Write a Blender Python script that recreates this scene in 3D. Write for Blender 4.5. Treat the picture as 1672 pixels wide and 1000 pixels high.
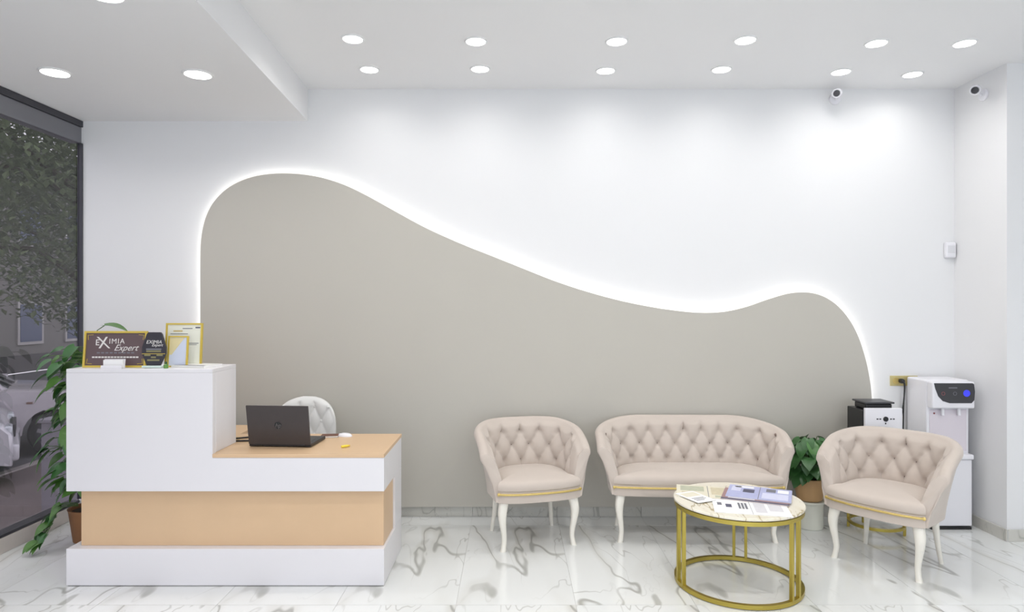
import bpy, bmesh, math, random
from mathutils import Vector, Matrix, noise as mnoise

for o in list(bpy.data.objects):
    bpy.data.objects.remove(o)
SC = bpy.context.scene
COL = SC.collection
PI = math.pi
F, CX, CY, HC = 1075.0, 836.0, 500.0, 1.5       # focal length in px, image centre, eye height (m)
YB = 4.70                                        # back wall
ZC = 3.05                                        # ceiling
ZS = 2.82                                        # lowered ceiling on the left
XL = -3.06                                       # glazed left side
XR = 3.157                                       # short right wall
YR = 4.20                                        # where the right wall steps out

# ------------------------------------------------------------------ camera, sky, exposure
cam_d = bpy.data.cameras.new('camera')
cam = bpy.data.objects.new('camera', cam_d)
COL.objects.link(cam)
cam_d.sensor_width = 36.0
cam_d.lens = 36.0 * F / 1672.0
cam_d.clip_start = 0.05
cam_d.clip_end = 300
cam.location = (0, 0, HC)
cam.rotation_euler = (PI / 2, 0, 0)
SC.camera = cam

world = bpy.data.worlds.new('overcast_sky')
SC.world = world
world.use_nodes = True
wn = world.node_tree
wn.nodes['Background'].inputs['Color'].default_value = (0.97, 0.93, 0.98, 1)
wn.nodes['Background'].inputs['Strength'].default_value = 2.4

# portals: guide the sky light through the left window and the added front glazing (they emit nothing themselves)
def portal(loc, rot, w, h):
    d = bpy.data.lights.new('sky_portal', 'AREA')
    d.shape = 'RECTANGLE'
    d.size, d.size_y = w, h
    d.cycles.is_portal = True
    o = bpy.data.objects.new('sky_portal', d)
    COL.objects.link(o)
    o.location, o.rotation_euler = loc, rot


portal((XL - 0.075, 1.05, 1.39), (0, -PI / 2, 0), 2.55, 7.2)
portal((0.75, -2.66, 1.44), (PI / 2, 0, 0), 7.2, 2.6)

SC.view_settings.view_transform = 'Standard'
SC.view_settings.look = 'None'
SC.view_settings.exposure = 0.10
SC.view_settings.gamma = 1.0
SC.view_settings.use_curve_mapping = False

LAMP_W = 4.0        # watts of each small downlight
LAMP_S = 2.6         # watts of each larger downlight in the lowered ceiling


# ------------------------------------------------------------------ helpers
def lin(c):
    c = c / 255.0
    return c / 12.92 if c <= 0.04045 else ((c + 0.055) / 1.055) ** 2.4


def rgb(r, g, b):
    return (lin(r), lin(g), lin(b), 1.0)


MATS = {}


def mat(name, col, rough=0.5, metal=0.0, bump=0.0, bscale=80.0, vary=0.0, vscale=6.0, coat=0.0, emit=None, estr=0.0,
        sheen=0.0, spec=0.5, trans=0.0):
    if name in MATS:
        return MATS[name]
    m = bpy.data.materials.new(name)
    m.use_nodes = True
    nt = m.node_tree
    b = nt.nodes['Principled BSDF']
    b.inputs['Base Color'].default_value = col
    b.inputs['Roughness'].default_value = rough
    b.inputs['Metallic'].default_value = metal
    b.inputs['Coat Weight'].default_value = coat
    b.inputs['Sheen Weight'].default_value = sheen
    b.inputs['Specular IOR Level'].default_value = spec
    b.inputs['Transmission Weight'].default_value = trans
    if emit:
        b.inputs['Emission Color'].default_value = emit
        b.inputs['Emission Strength'].default_value = estr
    tc = nt.nodes.new('ShaderNodeTexCoord')
    if vary > 0:
        n = nt.nodes.new('ShaderNodeTexNoise')
        n.inputs['Scale'].default_value = vscale
        n.inputs['Detail'].default_value = 4
        nt.links.new(tc.outputs['Object'], n.inputs['Vector'])
        mx = nt.nodes.new('ShaderNodeMix')
        mx.data_type = 'RGBA'
        mx.inputs['A'].default_value = tuple(max(0, c * (1 - vary)) for c in col[:3]) + (1,)
        mx.inputs['B'].default_value = tuple(min(1, c * (1 + vary)) for c in col[:3]) + (1,)
        nt.links.new(n.outputs['Fac'], mx.inputs['Factor'])
        nt.links.new(mx.outputs['Result'], b.inputs['Base Color'])
    if bump > 0:
        n2 = nt.nodes.new('ShaderNodeTexNoise')
        n2.inputs['Scale'].default_value = bscale
        n2.inputs['Detail'].default_value = 3
        nt.links.new(tc.outputs['Object'], n2.inputs['Vector'])
        bp = nt.nodes.new('ShaderNodeBump')
        bp.inputs['Strength'].default_value = bump
        bp.inputs['Distance'].default_value = 0.002
        nt.links.new(n2.outputs['Fac'], bp.inputs['Height'])
        nt.links.new(bp.outputs['Normal'], b.inputs['Normal'])
    MATS[name] = m
    return m


def marble(name, base, vein, soft, scale=1.0, rough=0.08, strength=1.0, variants=3.0):
    m = bpy.data.materials.new(name)
    m.use_nodes = True
    nt = m.node_tree
    N, L = nt.nodes.new, nt.links.new
    b = nt.nodes['Principled BSDF']
    b.inputs['Roughness'].default_value = rough
    b.inputs['Specular IOR Level'].default_value = 0.6
    tc = N('ShaderNodeTexCoord')
    oi = N('ShaderNodeObjectInfo')
    q1 = N('ShaderNodeMath'); q1.operation = 'MULTIPLY'; q1.inputs[1].default_value = variants
    q2 = N('ShaderNodeMath'); q2.operation = 'FLOOR'
    q3 = N('ShaderNodeMath'); q3.operation = 'MULTIPLY'; q3.inputs[1].default_value = 3.71
    L(oi.outputs['Random'], q1.inputs[0]); L(q1.outputs[0], q2.inputs[0]); L(q2.outputs[0], q3.inputs[0])
    mp = N('ShaderNodeMapping')
    mp.inputs['Rotation'].default_value = (0, 0, math.radians(28))
    mp.inputs['Scale'].default_value = (1.7 * scale, 0.55 * scale, 1.0 * scale)
    L(tc.outputs['Object'], mp.inputs['Vector'])

    def vein_mask(sc, w0, w1, dist, wofs):
        n = N('ShaderNodeTexNoise'); n.noise_dimensions = '4D'
        n.inputs['Scale'].default_value = sc
        n.inputs['Detail'].default_value = 3.0
        n.inputs['Roughness'].default_value = 0.52
        n.inputs['Distortion'].default_value = dist
        ad = N('ShaderNodeMath'); ad.operation = 'ADD'; ad.inputs[1].default_value = wofs
        L(q3.outputs[0], ad.inputs[0]); L(ad.outputs[0], n.inputs['W'])
        L(mp.outputs[0], n.inputs['Vector'])
        s = N('ShaderNodeMath'); s.operation = 'SUBTRACT'; s.inputs[1].default_value = 0.5
        a = N('ShaderNodeMath'); a.operation = 'ABSOLUTE'
        L(n.outputs['Fac'], s.inputs[0]); L(s.outputs[0], a.inputs[0])
        r = N('ShaderNodeMapRange'); r.interpolation_type = 'SMOOTHSTEP'
        r.inputs['From Min'].default_value = w0; r.inputs['From Max'].default_value = w1
        r.inputs['To Min'].default_value = 1.0; r.inputs['To Max'].default_value = 0.0
        L(a.outputs[0], r.inputs['Value'])
        return r.outputs['Result']

    def big(sc, wofs, lo, hi):
        n = N('ShaderNodeTexNoise'); n.noise_dimensions = '4D'
        n.inputs['Scale'].default_value = sc; n.inputs['Detail'].default_value = 2
        ad = N('ShaderNodeMath'); ad.operation = 'ADD'; ad.inputs[1].default_value = wofs
        L(q3.outputs[0], ad.inputs[0]); L(ad.outputs[0], n.inputs['W']); L(mp.outputs[0], n.inputs['Vector'])
        r = N('ShaderNodeMapRange')
        r.inputs['From Min'].default_value = lo; r.inputs['From Max'].default_value = hi
        L(n.outputs['Fac'], r.inputs['Value'])
        return r.outputs['Result']

    def mul(a, bb, k=1.0):
        x = N('ShaderNodeMath'); x.operation = 'MULTIPLY'
        L(a, x.inputs[0])
        if hasattr(bb, 'node'):
            L(bb, x.inputs[1])
        else:
            x.inputs[1].default_value = bb
        if k == 1.0:
            return x.outputs[0]
        y = N('ShaderNodeMath'); y.operation = 'MULTIPLY'; y.inputs[1].default_value = k
        L(x.outputs[0], y.inputs[0])
        return y.outputs[0]

    def mix(fac, a, c):
        x = N('ShaderNodeMix'); x.data_type = 'RGBA'
        L(fac, x.inputs['Factor'])
        if hasattr(a, 'node'):
            L(a, x.inputs['A'])
        else:
            x.inputs['A'].default_value = a
        x.inputs['B'].default_value = c
        return x.outputs['Result']
    v1 = vein_mask(1.15, 0.001, 0.013, 0.5, 0.0)
    halo = vein_mask(1.15, 0.0, 0.075, 0.5, 0.0)
    v2 = vein_mask(2.3, 0.0, 0.012, 0.7, 9.3)
    area = big(1.3, 4.0, 0.42, 0.60)
    area2 = big(1.7, 14.0, 0.40, 0.62)
    c = mix(mul(halo, area, 0.75 * strength), base, soft)
    c = mix(mul(v1, big(1.9, 21.0, 0.25, 0.5), 0.95 * strength), c, vein)
    c = mix(mul(v2, area2, 0.6 * strength), c, vein)
    L(c, b.inputs['Base Color'])
    MATS[name] = m
    return m


class MB:
    def __init__(self):
        self.v, self.f = [], []

    def add(self, vs, fs):
        o = len(self.v)
        self.v += [tuple(p) for p in vs]
        self.f += [tuple(i + o for i in f) for f in fs]
        return self

    def box(self, x0, x1, y0, y1, z0, z1, M=None):
        vs = [Vector((x, y, z)) for z in (z0, z1) for y in (y0, y1) for x in (x0, x1)]
        if M is not None:
            vs = [M @ p for p in vs]
        return self.add(vs, [(0, 2, 3, 1), (4, 5, 7, 6), (0, 1, 5, 4), (2, 6, 7, 3), (0, 4, 6, 2), (1, 3, 7, 5)])

    def prism(self, pts, axis, a, b):
        """pts: closed 2D outline; extruded along axis from a to b"""
        n = len(pts)

        def p3(p, t):
            if axis == 'x':
                return (t, p[0], p[1])
            if axis == 'y':
                return (p[0], t, p[1])
            return (p[0], p[1], t)
        vs = [p3(p, a) for p in pts] + [p3(p, b) for p in pts]
        fs = [tuple(range(n))[::-1], tuple(range(n, 2 * n))]
        fs += [(i, (i + 1) % n, (i + 1) % n + n, i + n) for i in range(n)]
        return self.add(vs, fs)

    def lathe(self, prof, c=(0, 0, 0), n=24, cap=True, axis='z'):
        vs, fs = [], []
        for r, z in prof:
            for k in range(n):
                a = 2 * PI * k / n
                p = (r * math.cos(a), r * math.sin(a), z)
                if axis == 'y':
                    p = (p[0], p[2], p[1])
                elif axis == 'x':
                    p = (p[2], p[0], p[1])
                vs.append((p[0] + c[0], p[1] + c[1], p[2] + c[2]))
        m = len(prof)
        for i in range(m - 1):
            for k in range(n):
                fs.append((i * n + k, i * n + (k + 1) % n, (i + 1) * n + (k + 1) % n, (i + 1) * n + k))
        if cap:
            fs.append(tuple(range(n))[::-1])
            fs.append(tuple(range((m - 1) * n, m * n)))
        return self.add(vs, fs)

    def tube(self, pts, rad, n=8, closed=False, sx=1.0):
        pts = [Vector(p) for p in pts]
        m = len(pts)
        rads = rad if isinstance(rad, (list, tuple)) else [rad] * m
        vs, fs = [], []
        prev = None
        for i, p in enumerate(pts):
            if closed:
                t = pts[(i + 1) % m] - pts[i - 1]
            else:
                t = pts[min(i + 1, m - 1)] - pts[max(i - 1, 0)]
            t.normalize()
            if prev is None:
                u = t.cross(Vector((0, 0, 1)))
                if u.length < 1e-3:
                    u = t.cross(Vector((0, 1, 0)))
            else:
                u = prev - t * prev.dot(t)
            u.normalize()
            prev = u
            w = t.cross(u)
            for k in range(n):
                a = 2 * PI * (k + 0.5) / n
                vs.append(p + (u * math.cos(a) * sx + w * math.sin(a)) * rads[i])
        for i in range(m if closed else m - 1):
            j = (i + 1) % m
            for k in range(n):
                fs.append((i * n + k, i * n + (k + 1) % n, j * n + (k + 1) % n, j * n + k))
        if not closed:
            fs.append(tuple(range(n))[::-1])
            fs.append(tuple(range((m - 1) * n, m * n)))
        return self.add(vs, fs)

    def grid(self, rows, closed_u=False):
        nr, nc = len(rows), len(rows[0])
        vs = [p for r in rows for p in r]
        fs = []
        for i in range(nr - 1):
            for k in range(nc if closed_u else nc - 1):
                j = (k + 1) % nc
                fs.append((i * nc + k, i * nc + j, (i + 1) * nc + j, (i + 1) * nc + k))
        return self.add(vs, fs)

    def mesh(self, name, material, smooth=False, bevel=0.0, seg=2, angle=35):
        me = bpy.data.meshes.new(name)
        me.from_pydata([tuple(p) for p in self.v], [], self.f)
        bm = bmesh.new()
        bm.from_mesh(me)
        bmesh.ops.recalc_face_normals(bm, faces=bm.faces)
        if bevel > 0:
            es = [e for e in bm.edges if len(e.link_faces) == 2 and e.calc_face_angle(0) > math.radians(30)]
            bmesh.ops.bevel(bm, geom=es, offset=bevel, segments=seg, affect='EDGES', profile=0.5, clamp_overlap=True)
        bm.to_mesh(me)
        bm.free()
        if smooth:
            for p in me.polygons:
                p.use_smooth = True
            me.set_sharp_from_angle(angle=math.radians(angle))
        me.materials.append(material)
        return me

    def build(self, name, material, parent=None, smooth=False, bevel=0.0, seg=2, angle=35):
        o = bpy.data.objects.new(name, self.mesh(name, material, smooth, bevel, seg, angle))
        COL.objects.link(o)
        if parent is not None:
            o.parent = parent
        return o


def tag(o, label, cat, group=None):
    o['label'] = label
    o['category'] = cat
    if group:
        o['group'] = group
    return o


def struct(o, label=None):
    o['kind'] = 'structure'
    if label:
        o['label'] = label
    return o


def thing(name, label, cat, loc=(0, 0, 0), rz=0.0, group=None):
    o = bpy.data.objects.new(name, None)
    o.empty_display_size = 0.1
    COL.objects.link(o)
    o.location = loc
    o.rotation_euler = (0, 0, rz)
    return tag(o, label, cat, group)


def inst(name, me, parent, loc=(0, 0, 0), rot=(0, 0, 0), scale=(1, 1, 1)):
    o = bpy.data.objects.new(name, me)
    COL.objects.link(o)
    o.parent = parent
    o.location = loc
    o.rotation_euler = rot
    o.scale = scale
    return o


def text_mesh(s, size, material, shear=0.0, extrude=0.0004, spacing=1.0, bold=0.0):
    cu = bpy.data.curves.new('txt', 'FONT')
    cu.body = s
    cu.size = size
    cu.align_x = 'CENTER'
    cu.align_y = 'CENTER'
    cu.shear = shear
    cu.extrude = extrude
    cu.offset = bold
    cu.space_character = spacing
    cu.resolution_u = 3
    t = bpy.data.objects.new('txt', cu)
    COL.objects.link(t)
    dg = bpy.context.evaluated_depsgraph_get()
    me = bpy.data.meshes.new_from_object(t.evaluated_get(dg))
    bpy.data.objects.remove(t)
    bpy.data.curves.remove(cu)
    me.materials.clear()
    me.materials.append(material)
    return me


def text(name, s, size, material, parent, loc, rot=(PI / 2, 0, 0), shear=0.0, spacing=1.0, bold=0.0):
    return inst(name, text_mesh(s, size, material, shear, spacing=spacing, bold=bold), parent, loc, rot)


def at(x, y, Y):
    """photo pixel to a point at known depth Y"""
    return Vector(((x - CX) * Y / F, Y, HC + (CY - y) * Y / F))


def smooth(t):
    t = max(0.0, min(1.0, t))
    return t * t * (3 - 2 * t)


def catmull(pts, n=6, closed=False):
    out = []
    m = len(pts)
    for i in range(m if closed else m - 1):
        if closed:
            p0, p1, p2, p3 = pts[i - 1], pts[i], pts[(i + 1) % m], pts[(i + 2) % m]
        else:
            p0, p1, p2, p3 = pts[max(i - 1, 0)], pts[i], pts[i + 1], pts[min(i + 2, m - 1)]
        for k in range(n):
            t = k / n
            out.append(tuple(0.5 * ((2 * b) + (-a + c) * t + (2 * a - 5 * b + 4 * c - d) * t * t + (-a + 3 * b - 3 * c + d) * t ** 3)
                             for a, b, c, d in zip(p0, p1, p2, p3)))
    if not closed:
        out.append(tuple(pts[-1]))
    return out


# ------------------------------------------------------------------ materials
M_wall = mat('white_wall_paint', rgb(233, 233, 234), 0.6, bump=0.05, bscale=220)
M_ceil = mat('white_ceiling_paint', rgb(236, 236, 237), 0.7)
M_panel = mat('greige_panel_paint', rgb(192, 188, 179), 0.6, vary=0.02, vscale=2, bump=0.04, bscale=200)
M_floor = marble('polished_marble_tile', rgb(229, 231, 230), rgb(166, 166, 161), rgb(206, 205, 199), 1.0, 0.07, 0.9)
M_base = marble('grey_marble_skirting', rgb(206, 204, 197), rgb(164, 162, 155), rgb(186, 184, 176), 2.0, 0.18, 0.8, 9.0)
M_grout = mat('pale_grout', rgb(205, 205, 203), 0.8, vary=0.04)
M_frame = mat('anthracite_aluminium', rgb(72, 72, 78), 0.4, 0.4)
M_header = mat('grey_aluminium', rgb(128, 128, 134), 0.45, 0.3)
M_sill = mat('pale_stone_sill', rgb(205, 198, 192), 0.5, vary=0.05, vscale=20)
M_led = mat('led_strip_glow', rgb(255, 255, 255), 0.5, emit=(1.0, 0.98, 0.94, 1), estr=16.0)
M_lamp = mat('lamp_diffuser_glow', rgb(255, 255, 255), 0.5, emit=(1.0, 0.985, 0.96, 1), estr=14.0)
M_lampring = mat('white_lamp_trim', rgb(240, 240, 240), 0.4)
M_desk = mat('white_laminate', rgb(228, 226, 229), 0.28, vary=0.006, vscale=2)
M_wood = mat('pale_oak_laminate', rgb(214, 182, 146), 0.38, vary=0.05, vscale=5)
M_velvet = mat('blush_velvet', rgb(200, 188, 178), 0.85, vary=0.05, vscale=9, sheen=0.25, bump=0.1, bscale=500)
M_velvet2 = mat('white_leather', rgb(228, 228, 226), 0.45, vary=0.02)
M_button = mat('velvet_button_shade', rgb(128, 111, 102), 0.8, sheen=0.2)  # darker than the velvet: shade of the tufting pits put into the colour
M_legs = mat('cream_lacquer', rgb(240, 236, 226), 0.3)
M_gold = mat('brushed_gold', rgb(188, 170, 86), 0.32, 1.0, vary=0.06, vscale=14)
M_goldtrim = mat('gold_leaf_trim', rgb(214, 190, 120), 0.4, 0.7, vary=0.15, vscale=60)
M_tabletop = marble('cream_marble_top', rgb(236, 230, 214), rgb(180, 165, 130), rgb(214, 202, 172), 3.0, 0.12)
M_black = mat('black_plastic', rgb(28, 28, 30), 0.35)
M_lid = mat('black_laptop_shell', rgb(66, 60, 60), 0.4, 0.1, vary=0.05, vscale=40)
M_dark = mat('dark_grey_plastic', rgb(60, 60, 64), 0.4)
M_applwhite = mat('white_appliance_plastic', rgb(236, 235, 240), 0.28)
M_chrome = mat('chrome_metal', rgb(200, 200, 205), 0.15, 1.0)
M_leaf = mat('green_leaf', rgb(80, 122, 54), 0.35, vary=0.35, vscale=14)
M_leaf2 = mat('dark_green_leaf', rgb(62, 108, 58), 0.32, vary=0.4, vscale=12)
M_stem = mat('plant_stem', rgb(80, 110, 56), 0.6)
M_coir = mat('coir_pole', rgb(120, 84, 52), 0.95, vary=0.3, vscale=60, bump=0.6, bscale=180)
M_soil = mat('potting_soil', rgb(54, 42, 34), 0.95, vary=0.4, vscale=50, bump=0.5)
M_terra = mat('tan_ceramic', rgb(190, 152, 106), 0.5, vary=0.08, vscale=9)
M_white = mat('white_paper', rgb(242, 241, 240), 0.6)
M_plaque = mat('brown_plaque', rgb(98, 80, 82), 0.45, vary=0.04, vscale=20)
M_yframe = mat('yellow_gold_frame', rgb(214, 188, 84), 0.35, 0.35)
M_silver = mat('silver_lettering', rgb(225, 222, 218), 0.4)
M_ink = mat('grey_ink', rgb(120, 120, 128), 0.7)
M_blueink = mat('lavender_print', rgb(176, 180, 214), 0.6, vary=0.12, vscale=30)
M_darkink = mat('dark_print', rgb(84, 84, 104), 0.6, vary=0.2, vscale=40)
M_rose = mat('rose_print', rgb(160, 128, 128), 0.6, vary=0.15, vscale=30)
M_cream = mat('cream_print', rgb(226, 220, 200), 0.6, vary=0.06, vscale=30)


def glass_mat(name, tint, gloss_col=(1, 1, 1, 1), ior=1.45):
    m = bpy.data.materials.new(name)
    m.use_nodes = True
    nt = m.node_tree
    nt.nodes.remove(nt.nodes['Principled BSDF'])
    out = nt.nodes['Material Output']
    t = nt.nodes.new('ShaderNodeBsdfTransparent'); t.inputs['Color'].default_value = tint
    g = nt.nodes.new('ShaderNodeBsdfGlossy'); g.inputs['Roughness'].default_value = 0.0
    g.inputs['Color'].default_value = gloss_col
    lw = nt.nodes.new('ShaderNodeLayerWeight'); lw.inputs['Blend'].default_value = 0.5
    pw = nt.nodes.new('ShaderNodeMath'); pw.operation = 'POWER'; pw.inputs[1].default_value = 5.0
    fr = nt.nodes.new('ShaderNodeMath'); fr.operation = 'MULTIPLY_ADD'; fr.inputs[1].default_value = 0.95; fr.inputs[2].default_value = 0.05
    nt.links.new(lw.outputs['Facing'], pw.inputs[0]); nt.links.new(pw.outputs[0], fr.inputs[0])
    mx = nt.nodes.new('ShaderNodeMixShader')
    nt.links.new(fr.outputs[0], mx.inputs[0]); nt.links.new(t.outputs[0], mx.inputs[1]); nt.links.new(g.outputs[0], mx.inputs[2])
    nt.links.new(mx.outputs[0], out.inputs['Surface'])
    MATS[name] = m
    return m


M_glass = glass_mat('tinted_window_glass', (0.60, 0.60, 0.62, 1))
M_crystal = glass_mat('clear_glass', (0.86, 0.92, 0.94, 1))

# ------------------------------------------------------------------ room shell
YF = -2.6
XF = 4.7
# floor: grout bed with separate tiles
floor = struct(MB().prism([(XL - 0.10, YF), (XF, YF), (XF, YR), (XR, YR), (XR, YB), (XL - 0.10, YB)], 'z', -0.10, -0.0025).build('floor', M_grout))
TW, TL, JX, JY, G = 0.60, 1.20, -0.28, 3.30, 0.0012


def floor_tile(x0, x1, y0, y1):
    o = MB().box(x0 - (x0 + x1) / 2, x1 - (x0 + x1) / 2, y0 - (y0 + y1) / 2, y1 - (y0 + y1) / 2, -0.0024, 0.0).build('tile', M_floor, floor)
    o.location = ((x0 + x1) / 2, (y0 + y1) / 2, 0)


full_tile = MB().box(-TW / 2 + G, TW / 2 - G, -TL / 2 + G, TL / 2 - G, -0.0024, 0.0).mesh('tile', M_floor)
for i in range(-6, 10):
    for j in range(-6, 3):
        x0, x1 = JX + i * TW, JX + (i + 1) * TW
        y0, y1 = JY + j * TL, JY + (j + 1) * TL
        cx0, cx1 = max(x0, XL - 0.10), min(x1, XF)
        cy0, cy1 = max(y0, YF), min(y1, YB)
        if cx1 - cx0 < 0.02 or cy1 - cy0 < 0.02:
            continue
        segs = [(cx0, cx1, cy0, cy1)]
        if cy1 > YR and cx1 > XR:                    # the step in the right wall
            segs = []
            if cx0 < XR:
                segs.append((cx0, XR, cy0, cy1))
                if cy0 < YR:
                    segs.append((XR + 2 * G, cx1, cy0, YR))
            elif cy0 < YR:
                segs.append((cx0, cx1, cy0, YR))
        for s in segs:
            if s == (x0, x1, y0, y1):
                inst('tile', full_tile, floor, ((x0 + x1) / 2, (y0 + y1) / 2, 0))
            else:
                floor_tile(s[0] + G, s[1] - G, s[2] + G, s[3] - G)

struct(MB().box(XL - 0.03, XR + 0.10, YB, YB + 0.12, -0.1, ZC + 0.1).build('wall_back', M_wall))
struct(MB().prism([(XR, YB), (XR, YR), (XF, YR), (XF, YR + 0.1), (XR + 0.1, YR + 0.1), (XR + 0.1, YB)], 'z', -0.1, ZC + 0.1).build('wall_right', M_wall))
struct(MB().box(XF, XF + 0.1, YF, YR + 0.1, -0.1, ZC + 0.1).build('wall_far_right', M_wall))
MBF = MB().box(XL - 0.12, XF + 0.1, YF - 0.1, YF, -0.1, 0.10).box(XL - 0.12, XF + 0.1, YF - 0.1, YF, 2.78, ZC + 0.1)
MBF.box(XL - 0.12, -2.9, YF - 0.1, YF, 0.10, 2.78).box(4.4, XF + 0.1, YF - 0.1, YF, 0.10, 2.78)
struct(MBF.build('wall_front', M_wall))  # unseen wall, opened for the added daylight glazing
struct(MB().prism([(XL - 0.12, YF - 0.1), (XF + 0.1, YF - 0.1), (XF + 0.1, YB + 0.1), (XL - 0.12, YB + 0.1)], 'z', ZC, ZC + 0.15).build('ceiling', M_ceil))
# lowered part of the ceiling over the desk, its edge runs slightly askew as in the photograph
e0, e1 = at(503, 201, YB), at(320, 0, F * (ZS - HC) / 500.0)
slope = (e1.x - e0.x) / (e1.y - e0.y)
edge = lambda y: e0.x + slope * (y - e0.y)
struct(MB().prism([(XL - 0.12, YF), (edge(YF), YF), (edge(YB), YB), (XL - 0.12, YB)], 'z', ZS, ZC).build('ceiling_soffit', M_ceil),
       'white lowered ceiling block over the reception desk')

# skirting tiles
def skirting(name, p0, p1, nrm, offs=0.0):
    """p0->p1 along the wall, nrm = into the room"""
    p0, p1, nrm = Vector(p0), Vector(p1), Vector(nrm)
    d = p1 - p0
    L = d.length
    d.normalize()
    ang = math.atan2(d.y, d.x)
    back = MB()
    M = Matrix.Translation(p0) @ Matrix.Rotation(ang, 4, 'Z')
    s = 1 if (Matrix.Rotation(ang, 3, 'Z') @ Vector((0, 1, 0))).dot(nrm) > 0 else -1
    y0, y1 = sorted((0.0, s * 0.006))
    back.box(0, L, y0, y1, 0.0, 0.070)
    b = back.build(name, M_grout)
    b.matrix_world = M
    struct(b)
    x = -offs
    while x < L:
        a, c = max(x, 0) + 0.0012, min(x + 0.6, L) - 0.0012
        if c - a > 0.01:
            t = MB().box(-(c - a) / 2, (c - a) / 2, *sorted((s * 0.006, s * 0.013)), -0.0375, 0.0375).build('tile', M_base, b, bevel=0.001, seg=1)
            t.location = ((a + c) / 2, 0, 0.0377)
        x += 0.6
    return b


skirting('baseboard_back', (XL, YB, 0), (XR - 0.014, YB, 0), (0, -1, 0), (XL - JX) % 0.6)
skirting('baseboard_right', (XR, YR - 0.013, 0), (XR, YB - 0.014, 0), (-1, 0, 0), 0.2)
skirting('baseboard_far_right', (XR, YR, 0), (XF, YR, 0), (0, -1, 0), 0.35)

# glazed left side: sill, frame, panes
win = struct(bpy.data.objects.new('window_1', None), 'tall tinted shop window in a dark frame left of the desk')
COL.objects.link(win)
win.location = (XL, 0, 0)
MB().box(-0.16, -0.02, YF, YB - 0.001, 0.0, 0.095).build('sill', M_sill, win, bevel=0.004)
MB().box(-0.11, -0.025, YF, YB - 0.001, 0.096, 0.115).build('bottom_rail', M_frame, win, bevel=0.003)
MB().box(-0.09, 0.0, YF, YB - 0.001, ZS - 0.045, ZS - 0.001).build('top_rail', M_frame, win, bevel=0.002)
MB().box(-0.09, -0.012, YF, YB - 0.001, ZS - 0.16, ZS - 0.046).build('header', M_header, win, bevel=0.003)
MB().box(-0.034, 0.0, YB - 0.016, YB - 0.001, 0.126, ZS - 0.161).build('jamb', M_frame, win, bevel=0.002)
MB().box(-0.14, -0.02, YF + 0.001, YF + 0.05, 0.126, ZS - 0.161).build('jamb', M_frame, win, bevel=0.002)
ym = [YF + 0.05, -0.15, 2.25, YB - 0.016]
for k, y in enumerate(ym[1:3]):
    MB().box(-0.14, -0.02, y - 0.03, y + 0.03, 0.126, ZS - 0.161).build('mullion', M_frame, win, bevel=0.002)
for k in range(3):
    a = ym[k] + (0.03 if k else 0)
    c = ym[k + 1] - (0.03 if k < 2 else 0)
    MB().box(-0.024, -0.020, a, c, 0.11, ZS - 0.15).build('pane', M_glass, win)

wf = struct(bpy.data.objects.new('window_added_daylight', None), 'unseen glazing added behind the viewer to let in daylight')  # unseen glazing, added to bring daylight onto the desk front
COL.objects.link(wf)
wf.location = (0, YF - 0.05, 0)
xm = [-2.9, -1.08, 0.75, 2.57, 4.4]
for x in xm:
    MB().box(max(x - 0.03, -2.9), min(x + 0.03, 4.4), -0.04, 0.04, 0.14, 2.74).build('mullion', M_frame, wf)
for z0, z1 in ((0.10, 0.14), (2.74, 2.78)):
    MB().box(-2.9, 4.4, -0.04, 0.04, z0, z1).build('rail', M_frame, wf)
for x0, x1 in zip(xm, xm[1:]):
    MB().box(x0 + 0.03, x1 - 0.03, -0.002, 0.002, 0.14, 2.74).build('pane', M_crystal, wf)

# ------------------------------------------------------------------ curved wall panel with LED glow behind it
blob_px = [(327, 826), (327, 700), (327, 600), (327, 500), (327, 420), (329, 385), (337, 352), (352, 326), (375, 305), (405, 291), (440, 284),
           (480, 283.5), (520, 289), (560, 301), (600, 320), (645, 345), (695, 372), (750, 397), (800, 417), (850, 437), (900, 457),
           (950, 474), (1000, 488), (1050, 499), (1100, 507), (1145, 511), (1185, 509), (1220, 501), (1255, 489), (1290, 479),
           (1322, 478), (1350, 487), (1376, 508), (1397, 540), (1411, 578), (1420, 618), (1424, 660), (1425, 720), (1425, 826)]
YP = 4.652
core = catmull(blob_px[1:-1], 4)
outl = [blob_px[0]] + core + [blob_px[-1]]
pts = []
for x, y in outl:
    p = at(x, y, YP)
    pts.append((p.x, max(p.z, 0.079)))
pts[0] = (pts[0][0], 0.079)
pts[-1] = (pts[-1][0], 0.079)
panel = thing('wall_panel', 'large greige wave-shaped wall panel with a white glowing outline', 'wall panel', (0, YB, 0))
MB().prism(pts, 'y', YP - YB, YP - YB + 0.016).build('board', M_panel, panel)
# LED tape on the back of the board, just inside its edge
inset = []
for i, (x, z) in enumerate(pts):
    a = Vector(pts[max(i - 1, 0)]); b = Vector(pts[min(i + 1, len(pts) - 1)])
    t = (b - a).normalized()
    n = Vector((t.y, -t.x))
    inset.append((x + n.x * 0.024, z + n.y * 0.024))
led = MB()
rows = []
for x, z in inset:
    rows.append((x, z))
m = len(rows)
vs, fs = [], []
for i, (x, z) in enumerate(rows):
    a = Vector(rows[max(i - 1, 0)]); b = Vector(rows[min(i + 1, m - 1)])
    t = (b - a).normalized()
    n = Vector((t.y, -t.x)) * 0.004
    for s, y in ((-1, 0.017), (1, 0.017), (1, 0.021), (-1, 0.021)):
        vs.append((x + n.x * s, YP - YB + y, z + n.y * s))
for i in range(m - 1):
    for k in range(4):
        fs.append((i * 4 + k, i * 4 + (k + 1) % 4, (i + 1) * 4 + (k + 1) % 4, (i + 1) * 4 + k))
led.add(vs, fs)
led.build('led_strip', M_led, panel)
MB().box(-0.9, 2.2, -0.030, -0.0005, 0.25, 0.30).build('mounting_batten', M_wall, panel)

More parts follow.
